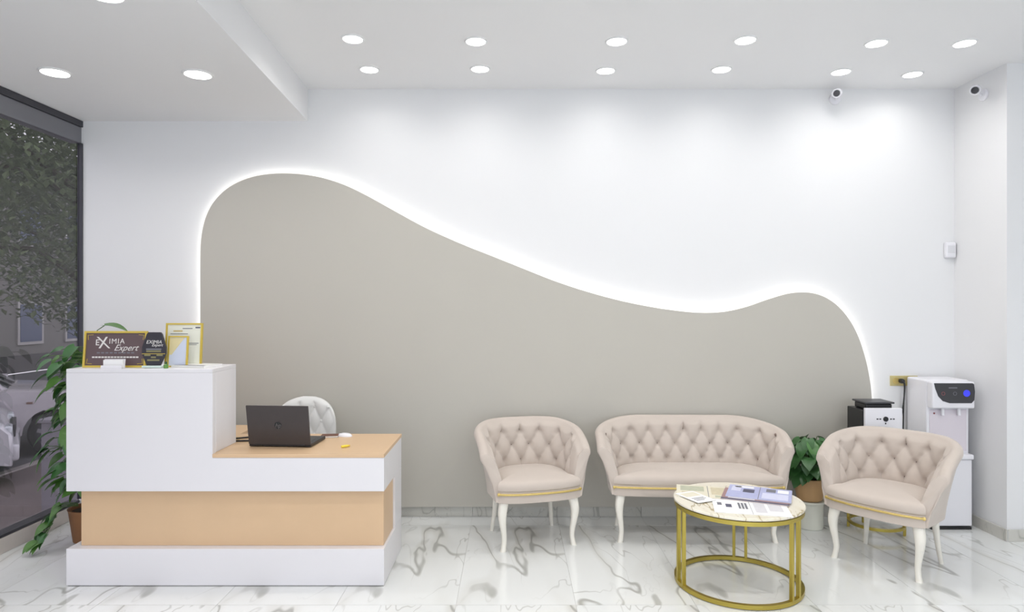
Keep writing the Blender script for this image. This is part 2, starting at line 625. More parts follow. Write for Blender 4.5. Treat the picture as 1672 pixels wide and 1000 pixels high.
# ------------------------------------------------------------------ ceiling downlights
def lamp(name, x, y, z, r, watts, label, group):
    t = thing(name, label, 'ceiling light', (x, y, z), 0, group)
    MB().lathe([(r, 0.0), (r, -0.004), (r * 0.97, -0.007), (r * 0.86, -0.007), (r * 0.84, -0.003), (r * 0.84, 0.0)], n=32, cap=False).build('trim_ring', M_lampring, t, smooth=True)
    MB().lathe([(r * 0.845, -0.0015), (r * 0.845, -0.0040)], n=32).build('diffuser', M_lamp, t)
    d = bpy.data.lights.new('downlight_glow', 'AREA')
    d.shape = 'DISK'
    d.size = r * 1.6
    d.energy = watts
    d.color = (1.0, 0.975, 0.94)
    d.spread = math.radians(150)
    o = bpy.data.objects.new('downlight_glow', d)
    COL.objects.link(o)
    o.parent = t
    o.location = (0, 0, -0.010)
    return t


front = [(576, 63), (777, 67), (1007, 67), (1217, 65), (1431, 70), (1575, 70)]
rear = [(603, 113), (784, 112), (989, 115), (1178, 113), (1373, 117), (1490, 121)]
ordn = ['first', 'second', 'third', 'fourth', 'fifth', 'sixth']
for k, (x, y) in enumerate(front):
    Y = F * (ZC - HC) / (CY - y)
    lamp('ceiling_downlight', (x - CX) * Y / F, Y, ZC, 0.066, LAMP_W * 0.50, 'round white downlight, %s from the desk side in the nearer ceiling row' % ordn[k], 'downlights in the high ceiling')
for k, (x, y) in enumerate(rear):
    Y = F * (ZC - HC) / (CY - y)
    lamp('ceiling_downlight', (x - CX) * Y / F, Y, ZC, 0.066, LAMP_W * 0.22, 'round white downlight, %s from the desk side in the row close to the back wall' % ordn[k], 'downlights in the high ceiling')
for x, y, lb in ((90, 118, 'larger round downlight in the lowered ceiling beside the shop window'),
                 (323, 121, 'larger round downlight in the lowered ceiling near its edge')):
    Y = F * (ZS - HC) / (CY - y)
    lamp('ceiling_downlight', (x - CX) * Y / F, Y, ZS, 0.083, LAMP_S, lb, 'downlights in the lowered ceiling')
lamp('ceiling_downlight', -1.72, 2.78, ZS, 0.083, LAMP_S, 'larger round downlight in the lowered ceiling at the top picture edge', 'downlights in the lowered ceiling')
# unseen rows added over the viewer and behind, to light desk and ceiling
for j, Y in enumerate((2.0, 0.2, -1.5)):
    for X in (-0.6, 1.0, 2.6):
        lamp('ceiling_downlight', X, Y, ZC, 0.066, LAMP_W * 2.3, 'unseen downlight added in the high ceiling over the viewer', 'added downlights over the viewer')
    lamp('ceiling_downlight', -2.2, Y - 0.6, ZS, 0.083, LAMP_S, 'larger unseen downlight added in the lowered ceiling over the viewer', 'added lowered ceiling downlights over the viewer')

# ------------------------------------------------------------------ reception desk
DY0, DY1 = 3.52, 4.08
DX0, DX1 = -2.384, -0.684
HXs = (347 - CX) * DY0 / F                      # right end of the tall part
ZH, ZL, ZA, ZB = 1.163, 0.708, 0.508, 0.200     # counter, worktop, recess top, recess bottom
TD = 0.30
desk = thing('reception_desk', 'white stepped reception desk with pale wood band and wood worktop', 'reception desk', (DX0, DY0, 0))
W, H1 = DX1 - DX0, HXs - DX0


def dbox(name, m, x0, x1, y0, y1, z0, z1, bev=0.0015):
    return MB().box(x0, x1, y0, y1, z0, z1).build(name, m, desk, bevel=bev, seg=1)


# upper white front: stepped outline, one board
MB().prism([(0, ZA), (W, ZA), (W, ZL - 0.020), (H1, ZL - 0.020), (H1, ZH - 0.0205), (0, ZH - 0.0205)], 'y', 0, 0.04).build('front_panel', M_desk, desk, bevel=0.0015, seg=1)
dbox('counter_top', M_desk, 0, H1, 0, TD, ZH - 0.020, ZH)
dbox('side_panel', M_desk, H1 - 0.02, H1, 0.0405, TD, ZL + 0.0005, ZH - 0.0205)
dbox('side_panel', M_desk, 0, 0.02, 0.0405, TD, ZA, ZH - 0.0205)
dbox('back_board', M_desk, 0.0205, H1 - 0.0205, TD - 0.02, TD, ZL + 0.0005, ZH - 0.0205)
MB().prism([(H1 + 0.0, -0.003), (W + 0.001, -0.003), (W + 0.001, DY1 - DY0), (0.70, DY1 - DY0), (0.70, 0.86), (0.021, 0.86), (0.021, 0.0408), (H1, 0.0408)], 'z', ZL - 0.0195, ZL).build('worktop', M_wood, desk, bevel=0.001, seg=1)
# wood band, set back from the white faces
dbox('wood_band', M_wood, 0.048, W - 0.012, 0.05, 0.066, ZB + 0.0005, ZA - 0.0005)
dbox('wood_return', M_wood, W - 0.028, W - 0.012, 0.0665, 0.33, ZB + 0.0005, ZA - 0.0005)
dbox('wood_return', M_wood, 0.048, 0.064, 0.0665, 0.33, ZB + 0.0005, ZA - 0.0005)
dbox('recess_soffit', M_desk, 0.0205, W - 0.0205, 0.0405, 0.33, ZA + 0.0005, ZA + 0.018)
# plinth
MB().prism([(0, 0), (W, 0), (W, DY1 - DY0 - 0.01), (W - 0.02, DY1 - DY0 - 0.01), (W - 0.02, 0.34), (0.02, 0.34), (0.02, DY1 - DY0 - 0.01), (0, DY1 - DY0 - 0.01)], 'z', 0.004, ZB).build('plinth', M_desk, desk, bevel=0.0015, seg=1)
dbox('kick_strip', M_dark, 0.006, W - 0.006, 0.006, 0.02, 0.0, 0.0038, 0)
# right gable: C-shaped so that the wood band wraps the corner
dbox('gable', M_desk, W - 0.02, W, 0.0405, DY1 - DY0 - 0.01, ZA, ZL - 0.0205)
dbox('gable', M_desk, W - 0.02, W, 0.331, DY1 - DY0 - 0.01, ZB + 0.0005, ZA - 0.0005)
dbox('gable', M_desk, 0, 0.02, 0.331, DY1 - DY0 + 0.28, ZB + 0.0005, ZL - 0.0205)
dbox('return_leg', M_desk, 0.66, 0.68, 0.50, 0.84, 0.0, ZL - 0.0205)
dbox('return_leg', M_desk, 0.022, 0.042, 0.582, 0.84, 0.0, ZL - 0.0205)


# ------------------------------------------------------------------ upholstered seats
def u_path(a, r, yb, yf):
    """inner plan curve of a U-shaped back: returns (total length, f(l)->pos, outward normal); l=0 at the back centre"""
    half = [('line', a - r), ('arc', r * PI / 2), ('line', (yb - r) - yf)]
    Lh = sum(h[1] for h in half)

    def f(l):
        s = 1 if l >= 0 else -1
        d = abs(l)
        if d <= a - r:
            p, n = (d, yb), (0, 1)
        elif d <= a - r + r * PI / 2:
            t = (d - (a - r)) / r
            p = (a - r + r * math.sin(t), yb - r + r * math.cos(t))
            n = (math.sin(t), math.cos(t))
        else:
            e = d - (a - r) - r * PI / 2
            p, n = (a, yb - r - e), (1, 0)
        return Vector((s * p[0], p[1], 0)), Vector((s * n[0], n[1], 0))
    return Lh, f


def puff(p, rows_q, q):
    """diamond tufting height 0..1 (p along, q in row units; buttons at p integer for even rows, half for odd)"""
    q0, q1 = rows_q
    if q > q1:
        off = 0.5 if int(q1) % 2 else 0.0
        b = abs(math.sin(PI * (p - off)))
        k = smooth((q - q1 - 0.35) / 0.55)
        return (b ** 0.4) * (1 - k) + 0.75 * k
    if q < q0:
        off = 0.5 if int(q0) % 2 else 0.0
        b = abs(math.sin(PI * (p - off)))
        k = smooth((q0 - q) / 0.7)
        return (b ** 0.55) * (1 - k * 0.3) + 0.2 * k
    A, B = p + q / 2, p - q / 2
    return (abs(math.sin(PI * A)) * abs(math.sin(PI * B))) ** 0.45


def tufted_seat(root, a, r, yb, yf, Hb, Ha, n_top, legs, velvet=M_velvet, zs=0.40, zbot=0.305, du=0.121, dz=0.095, ztop_row=0.650, nl=1.0):
    Lh, path = u_path(a, r, yb, yf)
    flare, rr, th = 0.050, 0.031, 0.026
    back_half = (a - r) + r * PI / 2 * 0.75
    tuft_half = du * (n_top / 2.0) + 0.02
    zrow0 = ztop_row - 2 * dz

    def Hh(l):
        d = abs(l)
        k = smooth((d - back_half * 0.55) / (Lh - back_half * 0.55))
        e = max(0.0, (d - (Lh - 0.10)) / 0.10)
        return Hb - (Hb - Ha) * k - 0.055 * (1 - math.sqrt(max(0.0, 1 - e * e)))

    def lean(l, z):
        w = smooth((abs(l) - (Lh - 0.20)) / 0.20)
        return Vector((0, 0.075 * w * max(0.0, (z - zs) / (Ha - zs)) ** 0.8, 0))
    # top row (q=2) holds n_top buttons, l = (i-(n-1)/2)*du ; even rows share p parity
    pshift = 0.5 if n_top % 2 == 0 else 0.0

    def inner(l, z):
        P, n = path(l)
        H = Hh(l) - rr
        t = max(0.0, min(1.0, (z - zs) / (H - zs)))
        base = P + n * (flare * t ** 1.4)
        q = (z - zrow0) / dz
        p = l / du + pshift
        h = puff(p, (0, 2), q)
        fade = 1 - smooth((abs(l) - tuft_half) / 0.05)
        h = h * fade + 0.8 * (1 - fade)
        # extra pull at the buttons
        dip = 0.0
        for j in (0, 1, 2):
            pj = p - (0.5 if j == 1 else 0.0)
            dl = (pj - round(pj)) * du
            dd = dl * dl + (z - (zrow0 + j * dz)) ** 2
            dip += math.exp(-dd / (2 * 0.012 ** 2))
        dip *= fade
        edge_k = smooth(t / 0.06) * smooth((1 - t) / 0.08)
        d = (0.027 * h - 0.020 * dip) * edge_k + 0.010 * (1 - edge_k)
        return base - n * d + Vector((0, 0, z)) + lean(l, z), n
    ncol = int(2 * Lh / 0.0085)
    mb = MB()
    secs = []
    for c in range(ncol + 1):
        l = -Lh + 2 * Lh * c / ncol
        P, n = path(l)
        H = Hh(l)
        sec = []
        nin = 36
        for k in range(nin + 1):
            z = zs - 0.05 + (H - rr - zs + 0.05) * k / nin
            sec.append(inner(l, z)[0])
        for k in range(1, 13):                       # roll over the top
            ang = PI - k * (PI + 0.75) / 12
            o = flare + rr + rr * math.cos(ang) * (1.0 if k > 1 else 1.02)
            sec.append(P + n * o + Vector((0, 0, H - rr + rr * math.sin(ang))) + lean(l, H - rr))
        zt = H - rr + rr * math.sin(PI - (PI + 0.75))
        ot = flare + rr + rr * math.cos(-0.75)
        for k in range(1, 8):                        # outside face
            t = k / 7
            z = zt - 0.006 + (zbot - zt + 0.006) * t
            o = (ot - 0.010) * (1 - t) ** 1.3 + th * (1 - (1 - t) ** 1.3)
            sec.append(P + n * o + Vector((0, 0, z)) + lean(l, z))
        sec.append(P + n * 0.002 + Vector((0, 0, zbot)))
        secs.append(sec)
    mb.grid(secs)
    nsec = len(secs[0])
    # bottom/inside strip closing the section
    base = 0
    for c in range(ncol):
        i0, i1 = c * nsec, (c + 1) * nsec
        mb.f.append((i0 + nsec - 1, i0, i1, i1 + nsec - 1))
    # padded arm fronts
    for c, sgn in ((0, 1), (ncol, -1)):
        sec = secs[c]
        cen = sum((Vector(p) for p in sec), Vector()) / nsec
        loops = [[c * nsec + k for k in range(nsec)]]
        for sh, fy in ((0.96, -0.008), (0.86, -0.014)):
            lo = []
            for p in sec:
                q = Vector(p)
                w = Vector((cen.x + (q.x - cen.x) * sh, q.y + fy, q.z + (cen.z - q.z) * (1 - sh) * 0.12))
                lo.append(len(mb.v))
                mb.v.append(tuple(w))
            loops.append(lo)
        for A, B in zip(loops, loops[1:]):
            for k in range(nsec):
                mb.f.append((A[k], A[(k + 1) % nsec], B[(k + 1) % nsec], B[k]))
        mb.f.append(tuple(loops[-1]))
    sh = mb.build('backrest', velvet, root, smooth=True, angle=60)
    # buttons
    bme = MB().lathe([(0.0005, 0.0045), (0.006, 0.0038), (0.0100, 0.0008), (0.0105, -0.003)], n=10).mesh('button', M_button if velvet is M_velvet else velvet, smooth=True, angle=80)
    for j in (0, 1, 2):
        cnt = n_top if j != 1 else n_top - 1
        for i in range(cnt):
            l = (i - (cnt - 1) / 2.0) * du
            p, n = inner(l, zrow0 + j * dz)
            d = (-n).to_track_quat('Z', 'Y').to_euler()
            inst('button', bme, root, p - n * 0.001, d)
    # seat cushion
    npts = 48
    outline = []
    for c in range(npts + 1):
        l = -Lh + 2 * Lh * c / npts
        P, n = path(l)
        outline.append(P - n * 0.014)
    nf = 22
    bulge = 0.045 if a < 0.4 else 0.03
    xa = a - 0.022
    fr = []
    for k in range(1, nf):
        t = k / nf
        x = (a + 0.018) * math.copysign(abs(1 - 2 * t) ** 0.8, 1 - 2 * t)
        fr.append(Vector((x, yf - 0.024 - bulge * (1 - abs(2 * t - 1) ** 2.2), 0)))
    fr = [Vector((a + 0.018, yf - 0.016, 0))] + fr + [Vector((-a - 0.018, yf - 0.016, 0))]
    outline = outline + fr
    cen = Vector((0, (yf + yb) / 2, 0))
    prof = [(0.985, 0.372), (1.0, 0.382), (1.0, 0.402), (0.985, 0.417), (0.94, 0.428), (0.85, 0.437), (0.65, 0.446), (0.4, 0.450), (0.15, 0.452)]
    cu = MB()
    cu.grid([[cen + (p - cen) * s + Vector((0, 0, z)) for p in outline] for s, z in prof], closed_u=True)
    n0 = len(outline)
    cu.f.append(tuple(range(n0))[::-1])
    cu.f.append(tuple(range(n0 * (len(prof) - 1), n0 * len(prof))))
    cu.build('seat_cushion', velvet, root, smooth=True, angle=70)
    ap = MB()
    ap.grid([[cen + (p - cen) * s + Vector((0, 0, z)) for p in outline] for s, z in ((0.97, zbot - 0.004), (0.99, zbot), (0.99, 0.345), (0.985, 0.371))], closed_u=True)
    ap.f.append(tuple(range(n0))[::-1])
    ap.f.append(tuple(range(n0 * 3, n0 * 4)))
    ap.build('apron', velvet, root, smooth=True, angle=50)
    # gilded strip along the front, and two rosettes at the arms
    line = [cen + (p - cen) * 1.0 + Vector((0, -0.004, 0.358)) for p in fr]
    MB().tube(line, 0.0065, n=6).build('gold_trim', M_goldtrim, root, smooth=True)
    ros = MB().lathe([(0.010, 0.0), (0.010, -0.004), (0.006, -0.008), (0.0008, -0.009)], n=12, axis='y').mesh('rosette', M_goldtrim, smooth=True)
    for s in (-1, 1):
        inst('rosette', ros, root, (s * (a + 0.012), yf - 0.022, 0.357))
    # legs
    for (x, y, kind) in legs:
        sx = 1 if x > 0 else -1
        L = MB()
        if kind == 'front':
            prof = [(0.0, 0.309, 0.029), (0.004, 0.28, 0.029), (0.012, 0.24, 0.027), (0.013, 0.20, 0.0235), (0.006, 0.15, 0.0195), (-0.003, 0.10, 0.0165),
                    (-0.006, 0.06, 0.0150), (0.0, 0.025, 0.0155), (0.006, 0.0, 0.0175)]
            dirv = Vector((sx * 0.8, -0.6, 0))
        else:
            prof = [(0.0, 0.309, 0.022), (0.008, 0.22, 0.018), (0.022, 0.11, 0.014), (0.042, 0.0, 0.0115)]
            dirv = Vector((sx * 0.6, 0.8, 0))
        pr = catmull(prof, 3)
        rws = []
        for o, z, rad in pr:
            cpt = Vector((x, y, z)) + dirv * o
            ring = []
            for k in range(12):
                an = 2 * PI * k / 12
                ca, sa = math.cos(an), math.sin(an)
                ring.append(cpt + Vector((math.copysign(abs(ca) ** 0.75, ca), math.copysign(abs(sa) ** 0.75, sa), 0)) * rad)
            rws.append(ring)
        L.grid(rws, closed_u=True)
        L.f.append(tuple(range(12))[::-1])
        L.f.append(tuple(range(12 * (len(rws) - 1), 12 * len(rws))))
        L.build('leg', M_legs, root, smooth=True, angle=60)
    return root


arm_legs = [(-0.224, -0.195, 'front'), (0.224, -0.195, 'front'), (-0.185, 0.15, 'rear'), (0.185, 0.15, 'rear')]
c1 = thing('armchair', 'blush tufted velvet armchair standing alone between desk and loveseat', 'armchair', (0.115, 4.27, 0), math.radians(15), 'blush tufted seats')
tufted_seat(c1, 0.250, 0.195, 0.200, -0.205, 0.737, 0.65, 7, arm_legs)


def copy_tree(o, label, loc, rz):
    r_ = o.copy(); COL.objects.link(r_)
    r_.location = loc; r_.rotation_euler = (0, 0, rz); r_['label'] = label
    for ch in o.children:
        c = ch.copy(); COL.objects.link(c); c.parent = r_
    return r_


copy_tree(c1, 'blush tufted velvet armchair in front of the water dispenser, turned to the table', (2.222, 3.877, 0), math.radians(-51))
sofa = thing('loveseat', 'blush tufted velvet loveseat against the greige panel', 'sofa', (1.180, 4.352, 0), math.radians(-0.6), 'blush tufted seats')
tufted_seat(sofa, 0.520, 0.18, 0.155, -0.185, 0.742, 0.655, 11, [(-0.487, -0.17, 'front'), (0.487, -0.17, 'front'), (-0.44, 0.12, 'rear'), (0.44, 0.12, 'rear')])

# ------------------------------------------------------------------ coffee table and magazines
def ring_table(name, label, loc, R, H, ringz, angs, tmat, bar=0.011, pair=0.033, leg_r=None):
    t = thing(name, label, 'table', loc)
    lr = leg_r or (R - 0.015)
    prof = [(R - 0.006, H - 0.016), (R, H - 0.012), (R, H - 0.003), (R - 0.003, H)]
    MB().lathe(prof, n=64).build('table_top', tmat, t, smooth=True, angle=40)
    for nm, z, rad in (('top_ring', H - 0.030, lr), ('base_ring', ringz, lr)):
        MB().tube([(rad * math.cos(2 * PI * k / 72), rad * math.sin(2 * PI * k / 72), z) for k in range(72)], bar * 1.35, n=4, closed=True).build(nm, M_gold, t, smooth=True, angle=40)
    for a in angs:
        for s in (-1, 1):
            c = Vector((math.cos(a), math.sin(a), 0)) * lr + Vector((-math.sin(a), math.cos(a), 0)) * s * pair
            M = Matrix.Translation(c) @ Matrix.Rotation(a, 4, 'Z')
            z0 = 0.0 if ringz > 0.03 else ringz
            MB().box(-bar * 0.9, bar * 0.9, -bar * 0.75, bar * 0.75, z0, H - 0.030, M).build('leg', M_gold, t, bevel=0.0012, seg=1)
    return t


TX, TY, TR, TH = 1.222, 3.565, 0.338, 0.455
ring_table('coffee_table', 'round marble-topped coffee table on a gold ring frame', (TX, TY, 0), TR, TH, 0.0155, [math.radians(a) for a in (69, 189, 309)], M_tabletop)


def magazine(label, x, y, z, w, h, rz, th, cover, blocks, name='magazine', cat='magazine', group='magazines on the coffee table'):
    """lies flat; blocks: list of (x0,x1,y0,y1,material) print areas, in cover fractions"""
    t = thing(name, label, cat, (x, y, z), rz, group)
    MB().box(-w / 2 + 0.001, w / 2 - 0.001, -h / 2 + 0.001, h / 2 - 0.001, 0.0008, th - 0.0008).build('pages', M_white, t)
    cv = MB().box(-w / 2, w / 2, -h / 2, h / 2, th - 0.0008, th)
    cv.box(-w / 2, w / 2, -h / 2, h / 2, 0, 0.0008)
    cv.box(-w / 2 - 0.0006, -w / 2, -h / 2, h / 2, 0, th)
    cvo = cv.build('cover', cover, t)
    for (x0, x1, y0, y1, m_) in blocks:
        MB().box(-w / 2 + w * x0, -w / 2 + w * x1, -h / 2 + h * y0, -h / 2 + h * y1, th, th + 0.0004).build('print', m_, cvo)
    return t


M_sage = mat('sage_print', rgb(188, 190, 168), 0.6, vary=0.2, vscale=40)
M_sand = mat('sand_print', rgb(206, 196, 168), 0.6, vary=0.15, vscale=40)
M_pgrey = mat('pale_grey_print', rgb(214, 212, 216), 0.6, vary=0.1, vscale=50)
M_pblue = mat('pale_blue_print', rgb(208, 210, 232), 0.6, vary=0.1, vscale=50)
magazine('open cream magazine with pale green pictures at the back left of the coffee table', TX - 0.125, TY + 0.120, TH + 0.0002, 0.34, 0.24, math.radians(-14), 0.004, M_cream,
         [(0.06, 0.44, 0.5, 0.92, M_sage), (0.08, 0.30, 0.08, 0.42, M_sand), (0.55, 0.95, 0.30, 0.9, M_sand), (0.60, 0.90, 0.08, 0.24, M_sage), (0.495, 0.505, 0.0, 1.0, M_ink)])
magazine('folded white flyer with grey text at the left rim of the coffee table', TX - 0.225, TY + 0.015, TH + 0.0048, 0.12, 0.19, math.radians(24), 0.003, M_white,
         [(0.1, 0.9, 0.55, 0.9, M_cream), (0.15, 0.8, 0.36, 0.40, M_ink), (0.15, 0.8, 0.26, 0.30, M_ink), (0.15, 0.6, 0.16, 0.20, M_ink)])
magazine('open white magazine with a dark oval picture at the front of the coffee table', TX + 0.010, TY - 0.165, TH + 0.0002, 0.37, 0.23, math.radians(-13), 0.004, M_white,
         [(0.17, 0.25, 0.42, 0.66, M_darkink), (0.34, 0.37, 0.35, 0.80, M_ink), (0.385, 0.415, 0.35, 0.80, M_ink), (0.43, 0.46, 0.35, 0.80, M_ink), (0.06, 0.12, 0.55, 0.75, M_ink),
          (0.55, 0.70, 0.15, 0.85, M_pgrey), (0.74, 0.92, 0.30, 0.9, M_pgrey), (0.498, 0.503, 0.0, 1.0, M_ink)])
magazine('rose brown magazine mostly hidden under the lavender one on the coffee table', TX + 0.105, TY + 0.020, TH + 0.0052, 0.34, 0.23, math.radians(-24), 0.004, M_rose,
         [(0.0, 1.0, 0.0, 0.10, M_darkink), (0.1, 0.5, 0.12, 0.2, M_pgrey)])
magazine('open lavender blue magazine on top of the rose one at the coffee table right', TX + 0.140, TY + 0.062, TH + 0.0098, 0.33, 0.25, math.radians(-24), 0.004, M_blueink,
         [(0.24, 0.42, 0.45, 0.72, M_darkink), (0.05, 0.2, 0.5, 0.9, M_pblue), (0.1, 0.40, 0.82, 0.94, M_white), (0.55, 0.95, 0.1, 0.55, M_pblue), (0.6, 0.75, 0.65, 0.9, M_ink), (0.78, 0.95, 0.65, 0.9, M_white), (0.495, 0.505, 0.0, 1.0, M_ink)])

# ------------------------------------------------------------------ leaves
def leaf_mesh(name, m, L=0.1, W=0.075, fold=0.25, curl=0.35, heart=True):
    mb = MB()
    n = 7
    left, mid, right = [], [], []
    for i in range(n + 1):
        t = i / n
        if heart:
            w = W / 2 * (math.sin(PI * min(1, (t * 0.86 + 0.14))) ** 0.75) * (1.15 - 0.45 * t)
        else:
            w = W / 2 * math.sin(PI * (0.04 + 0.96 * t)) ** 0.8
        if i == n:
            w = 0.0006
        y = L * t
        z = -curl * L * t * t
        back = -0.10 * L * (1 - t) ** 3 if heart else 0
        mid.append((0, y, z))
        left.append((-w, y + back, z + fold * w))
        right.append((w, y + back, z + fold * w))
    mb.grid([left, mid, right])
    return mb.mesh(name, m, smooth=True, angle=80)


def leaf_at(me, parent, pos, yaw, pitch, roll=0.0, s=1.0, name='leaf'):
    R = Matrix.Rotation(yaw, 3, 'Z') @ Matrix.Rotation(pitch, 3, 'X') @ Matrix.Rotation(roll, 3, 'Y')
    return inst(name, me, parent, pos, R.to_euler(), (s, s, s))


# tall climbing plant between the shop window and the desk
rnd = random.Random(7)
px, py = -2.690, 4.22
pl = thing('climbing_pothos', 'tall climbing green pothos in a brown pot between shop window and desk', 'plant', (px, py, 0))
MB().lathe([(0.085, 0.0), (0.105, 0.01), (0.130, 0.20), (0.136, 0.215), (0.124, 0.215), (0.120, 0.19), (0.0, 0.19)], n=28, cap=False).build('pot', mat('brown_pot', rgb(140, 96, 62), 0.6, vary=0.1, vscale=12), pl, smooth=True, angle=40)
MB().lathe([(0.119, 0.150), (0.119, 0.192), (0.06, 0.198), (0.001, 0.2)], n=20).build('soil', M_soil, pl, smooth=True)
MB().tube([(0, 0, 0.19), (0.004, 0, 0.6), (-0.004, 0.003, 1.0), (0, 0, 1.22)], 0.024, n=10).build('support_pole', M_coir, pl, smooth=True)
lm_a = leaf_mesh('leaf', M_leaf, 0.115, 0.085)
lm_b = leaf_mesh('leaf', M_leaf2, 0.105, 0.072, 0.3, 0.5)
stems = MB()
for k in range(120):
    z = 0.30 + 0.92 * ((k + rnd.random()) / 120)
    if 0.50 < z < 0.66 and rnd.random() < 0.45:
        continue
    yaw = rnd.uniform(0, 2 * PI)
    if rnd.random() < 0.7:
        yaw = rnd.uniform(PI * 0.45, PI * 1.05)      # leans to the light: window side and room side
    d = Vector((-math.sin(yaw), math.cos(yaw), 0))
    reach = rnd.uniform(0.06, 0.25)
    p0 = d * 0.02 + Vector((0, 0, z))
    p1 = d * reach + Vector((0, 0, z + rnd.uniform(-0.02, 0.07)))
    tip = p1 + d * 0.11
    if px + tip.x < XL + 0.02 or px + tip.x > -2.40 or py + tip.y > YB - 0.04 or (py + tip.y < 4.0 and px + tip.x > -2.46):
        continue
    stems.tube([p0, (p0 + p1) / 2 + Vector((0, 0, 0.015)), p1], 0.0022, n=5)
    leaf_at(rnd.choice((lm_a, lm_b)), pl, p1, yaw, rnd.uniform(-0.75, -0.1), rnd.uniform(-0.5, 0.5), rnd.uniform(0.75, 1.15))
# the shoot above the sign and the vines hanging to the floor
for (x, y, z, yaw, pitch, s) in ((0.09, -0.02, 1.375, -1.45, 0.05, 1.2), (0.17, 0.0, 1.305, -1.3, -0.15, 0.9), (0.02, 0.02, 1.32, 1.2, 0.0, 0.9)):
    stems.tube([(0, 0, 1.2), (x * 0.5, y, z - 0.03), (x, y, z)], 0.003, n=5)
    leaf_at(lm_a, pl, (x, y, z), yaw, pitch, 0.15, s)
for v in range(4):
    x0, y0 = -0.07 - 0.02 * v, -0.12 + 0.03 * v
    vine = [Vector((x0 * 0.6, y0 * 0.6, 0.24)), Vector((x0 - 0.03, y0 - 0.03, 0.25)), Vector((x0 - 0.05, y0 - 0.08, 0.17)), Vector((x0 - 0.06, y0 - 0.15 - 0.02 * v, 0.07))]
    stems.tube(catmull(vine, 3), 0.0025, n=5)
    for j in range(5):
        p = vine[1].lerp(vine[3], j / 4.0)
        p.z = max(p.z, 0.075)
        leaf_at(lm_b if j % 2 else lm_a, pl, p, PI * 0.7 + rnd.uniform(-0.7, 0.7), rnd.uniform(-0.6, -0.2), rnd.uniform(-0.4, 0.4), rnd.uniform(0.6, 0.85))
stems.build('stems', M_stem, pl, smooth=True)

# potted plant on a pale pedestal between loveseat and armchair
qx, qy = 2.02, 4.47
ped = thing('plant_pedestal', 'pale cylindrical pedestal between loveseat and right armchair', 'pedestal', (qx, qy, 0))
MB().lathe([(0.082, 0.0), (0.086, 0.004), (0.086, 0.166), (0.082, 0.170)], n=32).build('column', mat('pale_pedestal_paint', rgb(226, 226, 214), 0.5, vary=0.02), ped, smooth=True, angle=40)
MB().lathe([(0.094, 0.1702), (0.096, 0.174), (0.096, 0.182), (0.094, 0.186)], n=32).build('cap', mat('pale_pedestal_paint', None), ped, smooth=True, angle=40)
PZ = 0.1862
pp = thing('potted_plant', 'leafy green houseplant in a tan pot beside the loveseat', 'plant', (qx, qy, PZ))
MB().lathe([(0.070, 0.0), (0.080, 0.006), (0.098, 0.10), (0.100, 0.150), (0.092, 0.152), (0.088, 0.13), (0.0, 0.128)], n=30, cap=False).build('pot', M_terra, pp, smooth=True, angle=40)
MB().lathe([(0.087, 0.10), (0.087, 0.129), (0.04, 0.136), (0.001, 0.137)], n=20).build('soil', M_soil, pp, smooth=True)
lm_c = leaf_mesh('leaf', M_leaf2, 0.13, 0.115, 0.2, 0.45)
lm_d = leaf_mesh('leaf', mat('mid_green_leaf', rgb(94, 142, 82), 0.32, vary=0.3, vscale=10), 0.12, 0.10, 0.22, 0.5)
stems = MB()
rnd = random.Random(21)
for k in range(58):
    yaw = k * 2.39996 + rnd.uniform(-0.3, 0.3)
    d = Vector((-math.sin(yaw), math.cos(yaw), 0))
    up = (k / 58.0)
    reach = 0.035 + 0.085 * (1 - abs(up - 0.45) * 1.3) * rnd.uniform(0.6, 1.0)
    z = 0.17 + 0.26 * up
    p1 = d * reach + Vector((0, 0, z))
    if qy + p1.y + d.y * 0.12 > 4.66:
        p1 *= 1.0
        p1.y = min(p1.y, 0.03)
    stems.tube([d * 0.01 + Vector((0, 0, 0.13)), d * reach * 0.45 + Vector((0, 0, z * 0.75)), p1], 0.0026, n=5)
    leaf_at(rnd.choice((lm_c, lm_c, lm_d)), pp, p1, yaw, rnd.uniform(-0.9, -0.15), rnd.uniform(-0.4, 0.4), rnd.uniform(0.55, 0.95))
stems.build('stems', M_stem, pp, smooth=True)

# ------------------------------------------------------------------ water dispenser
WX0, WX1, WY0, WY1 = 2.800, 3.090, 4.40, 4.672
wd = thing('water_dispenser', 'white floor-standing water dispenser with dark control panel in the corner', 'water dispenser', (WX0, WY0, 0))
ww, wdp = WX1 - WX0, WY1 - WY0
MB().box(0.01, ww - 0.01, 0.012, wdp - 0.002, 0.0, 0.018).build('base', M_black, wd)
MB().box(0.0, ww, 0.05, wdp, 0.019, 1.0).build('body', M_applwhite, wd, bevel=0.012, seg=3)
MB().box(0.004, ww - 0.004, 0.012, 0.0495, 0.022, 0.47).build('lower_door', M_applwhite, wd, bevel=0.010, seg=3)
MB().box(0.002, ww - 0.002, -0.004, 0.0495, 0.472, 0.505).build('drip_shelf', M_applwhite, wd, bevel=0.008, seg=3)
MB().box(0.02, ww - 0.02, 0.0465, 0.0505, 0.52, 0.80).build('recess_panel', mat('pinkish_white_plastic', rgb(226, 218, 226), 0.35), wd, bevel=0.001, seg=1)
head = MB().box(0.002, ww - 0.002, -0.012, 0.0495, 0.815, 0.994).build('head', M_applwhite, wd, bevel=0.012, seg=3)
po = [(0.012, 0.985), (ww - 0.022, 0.985), (ww - 0.012, 0.978), (ww - 0.006, 0.93), (ww - 0.010, 0.872), (ww - 0.028, 0.852), (0.115, 0.852), (0.070, 0.866), (0.040, 0.898), (0.020, 0.95)]
cp = MB().prism(po, 'y', -0.0155, -0.0118).build('control_panel', M_dark, wd, bevel=0.001, seg=1)
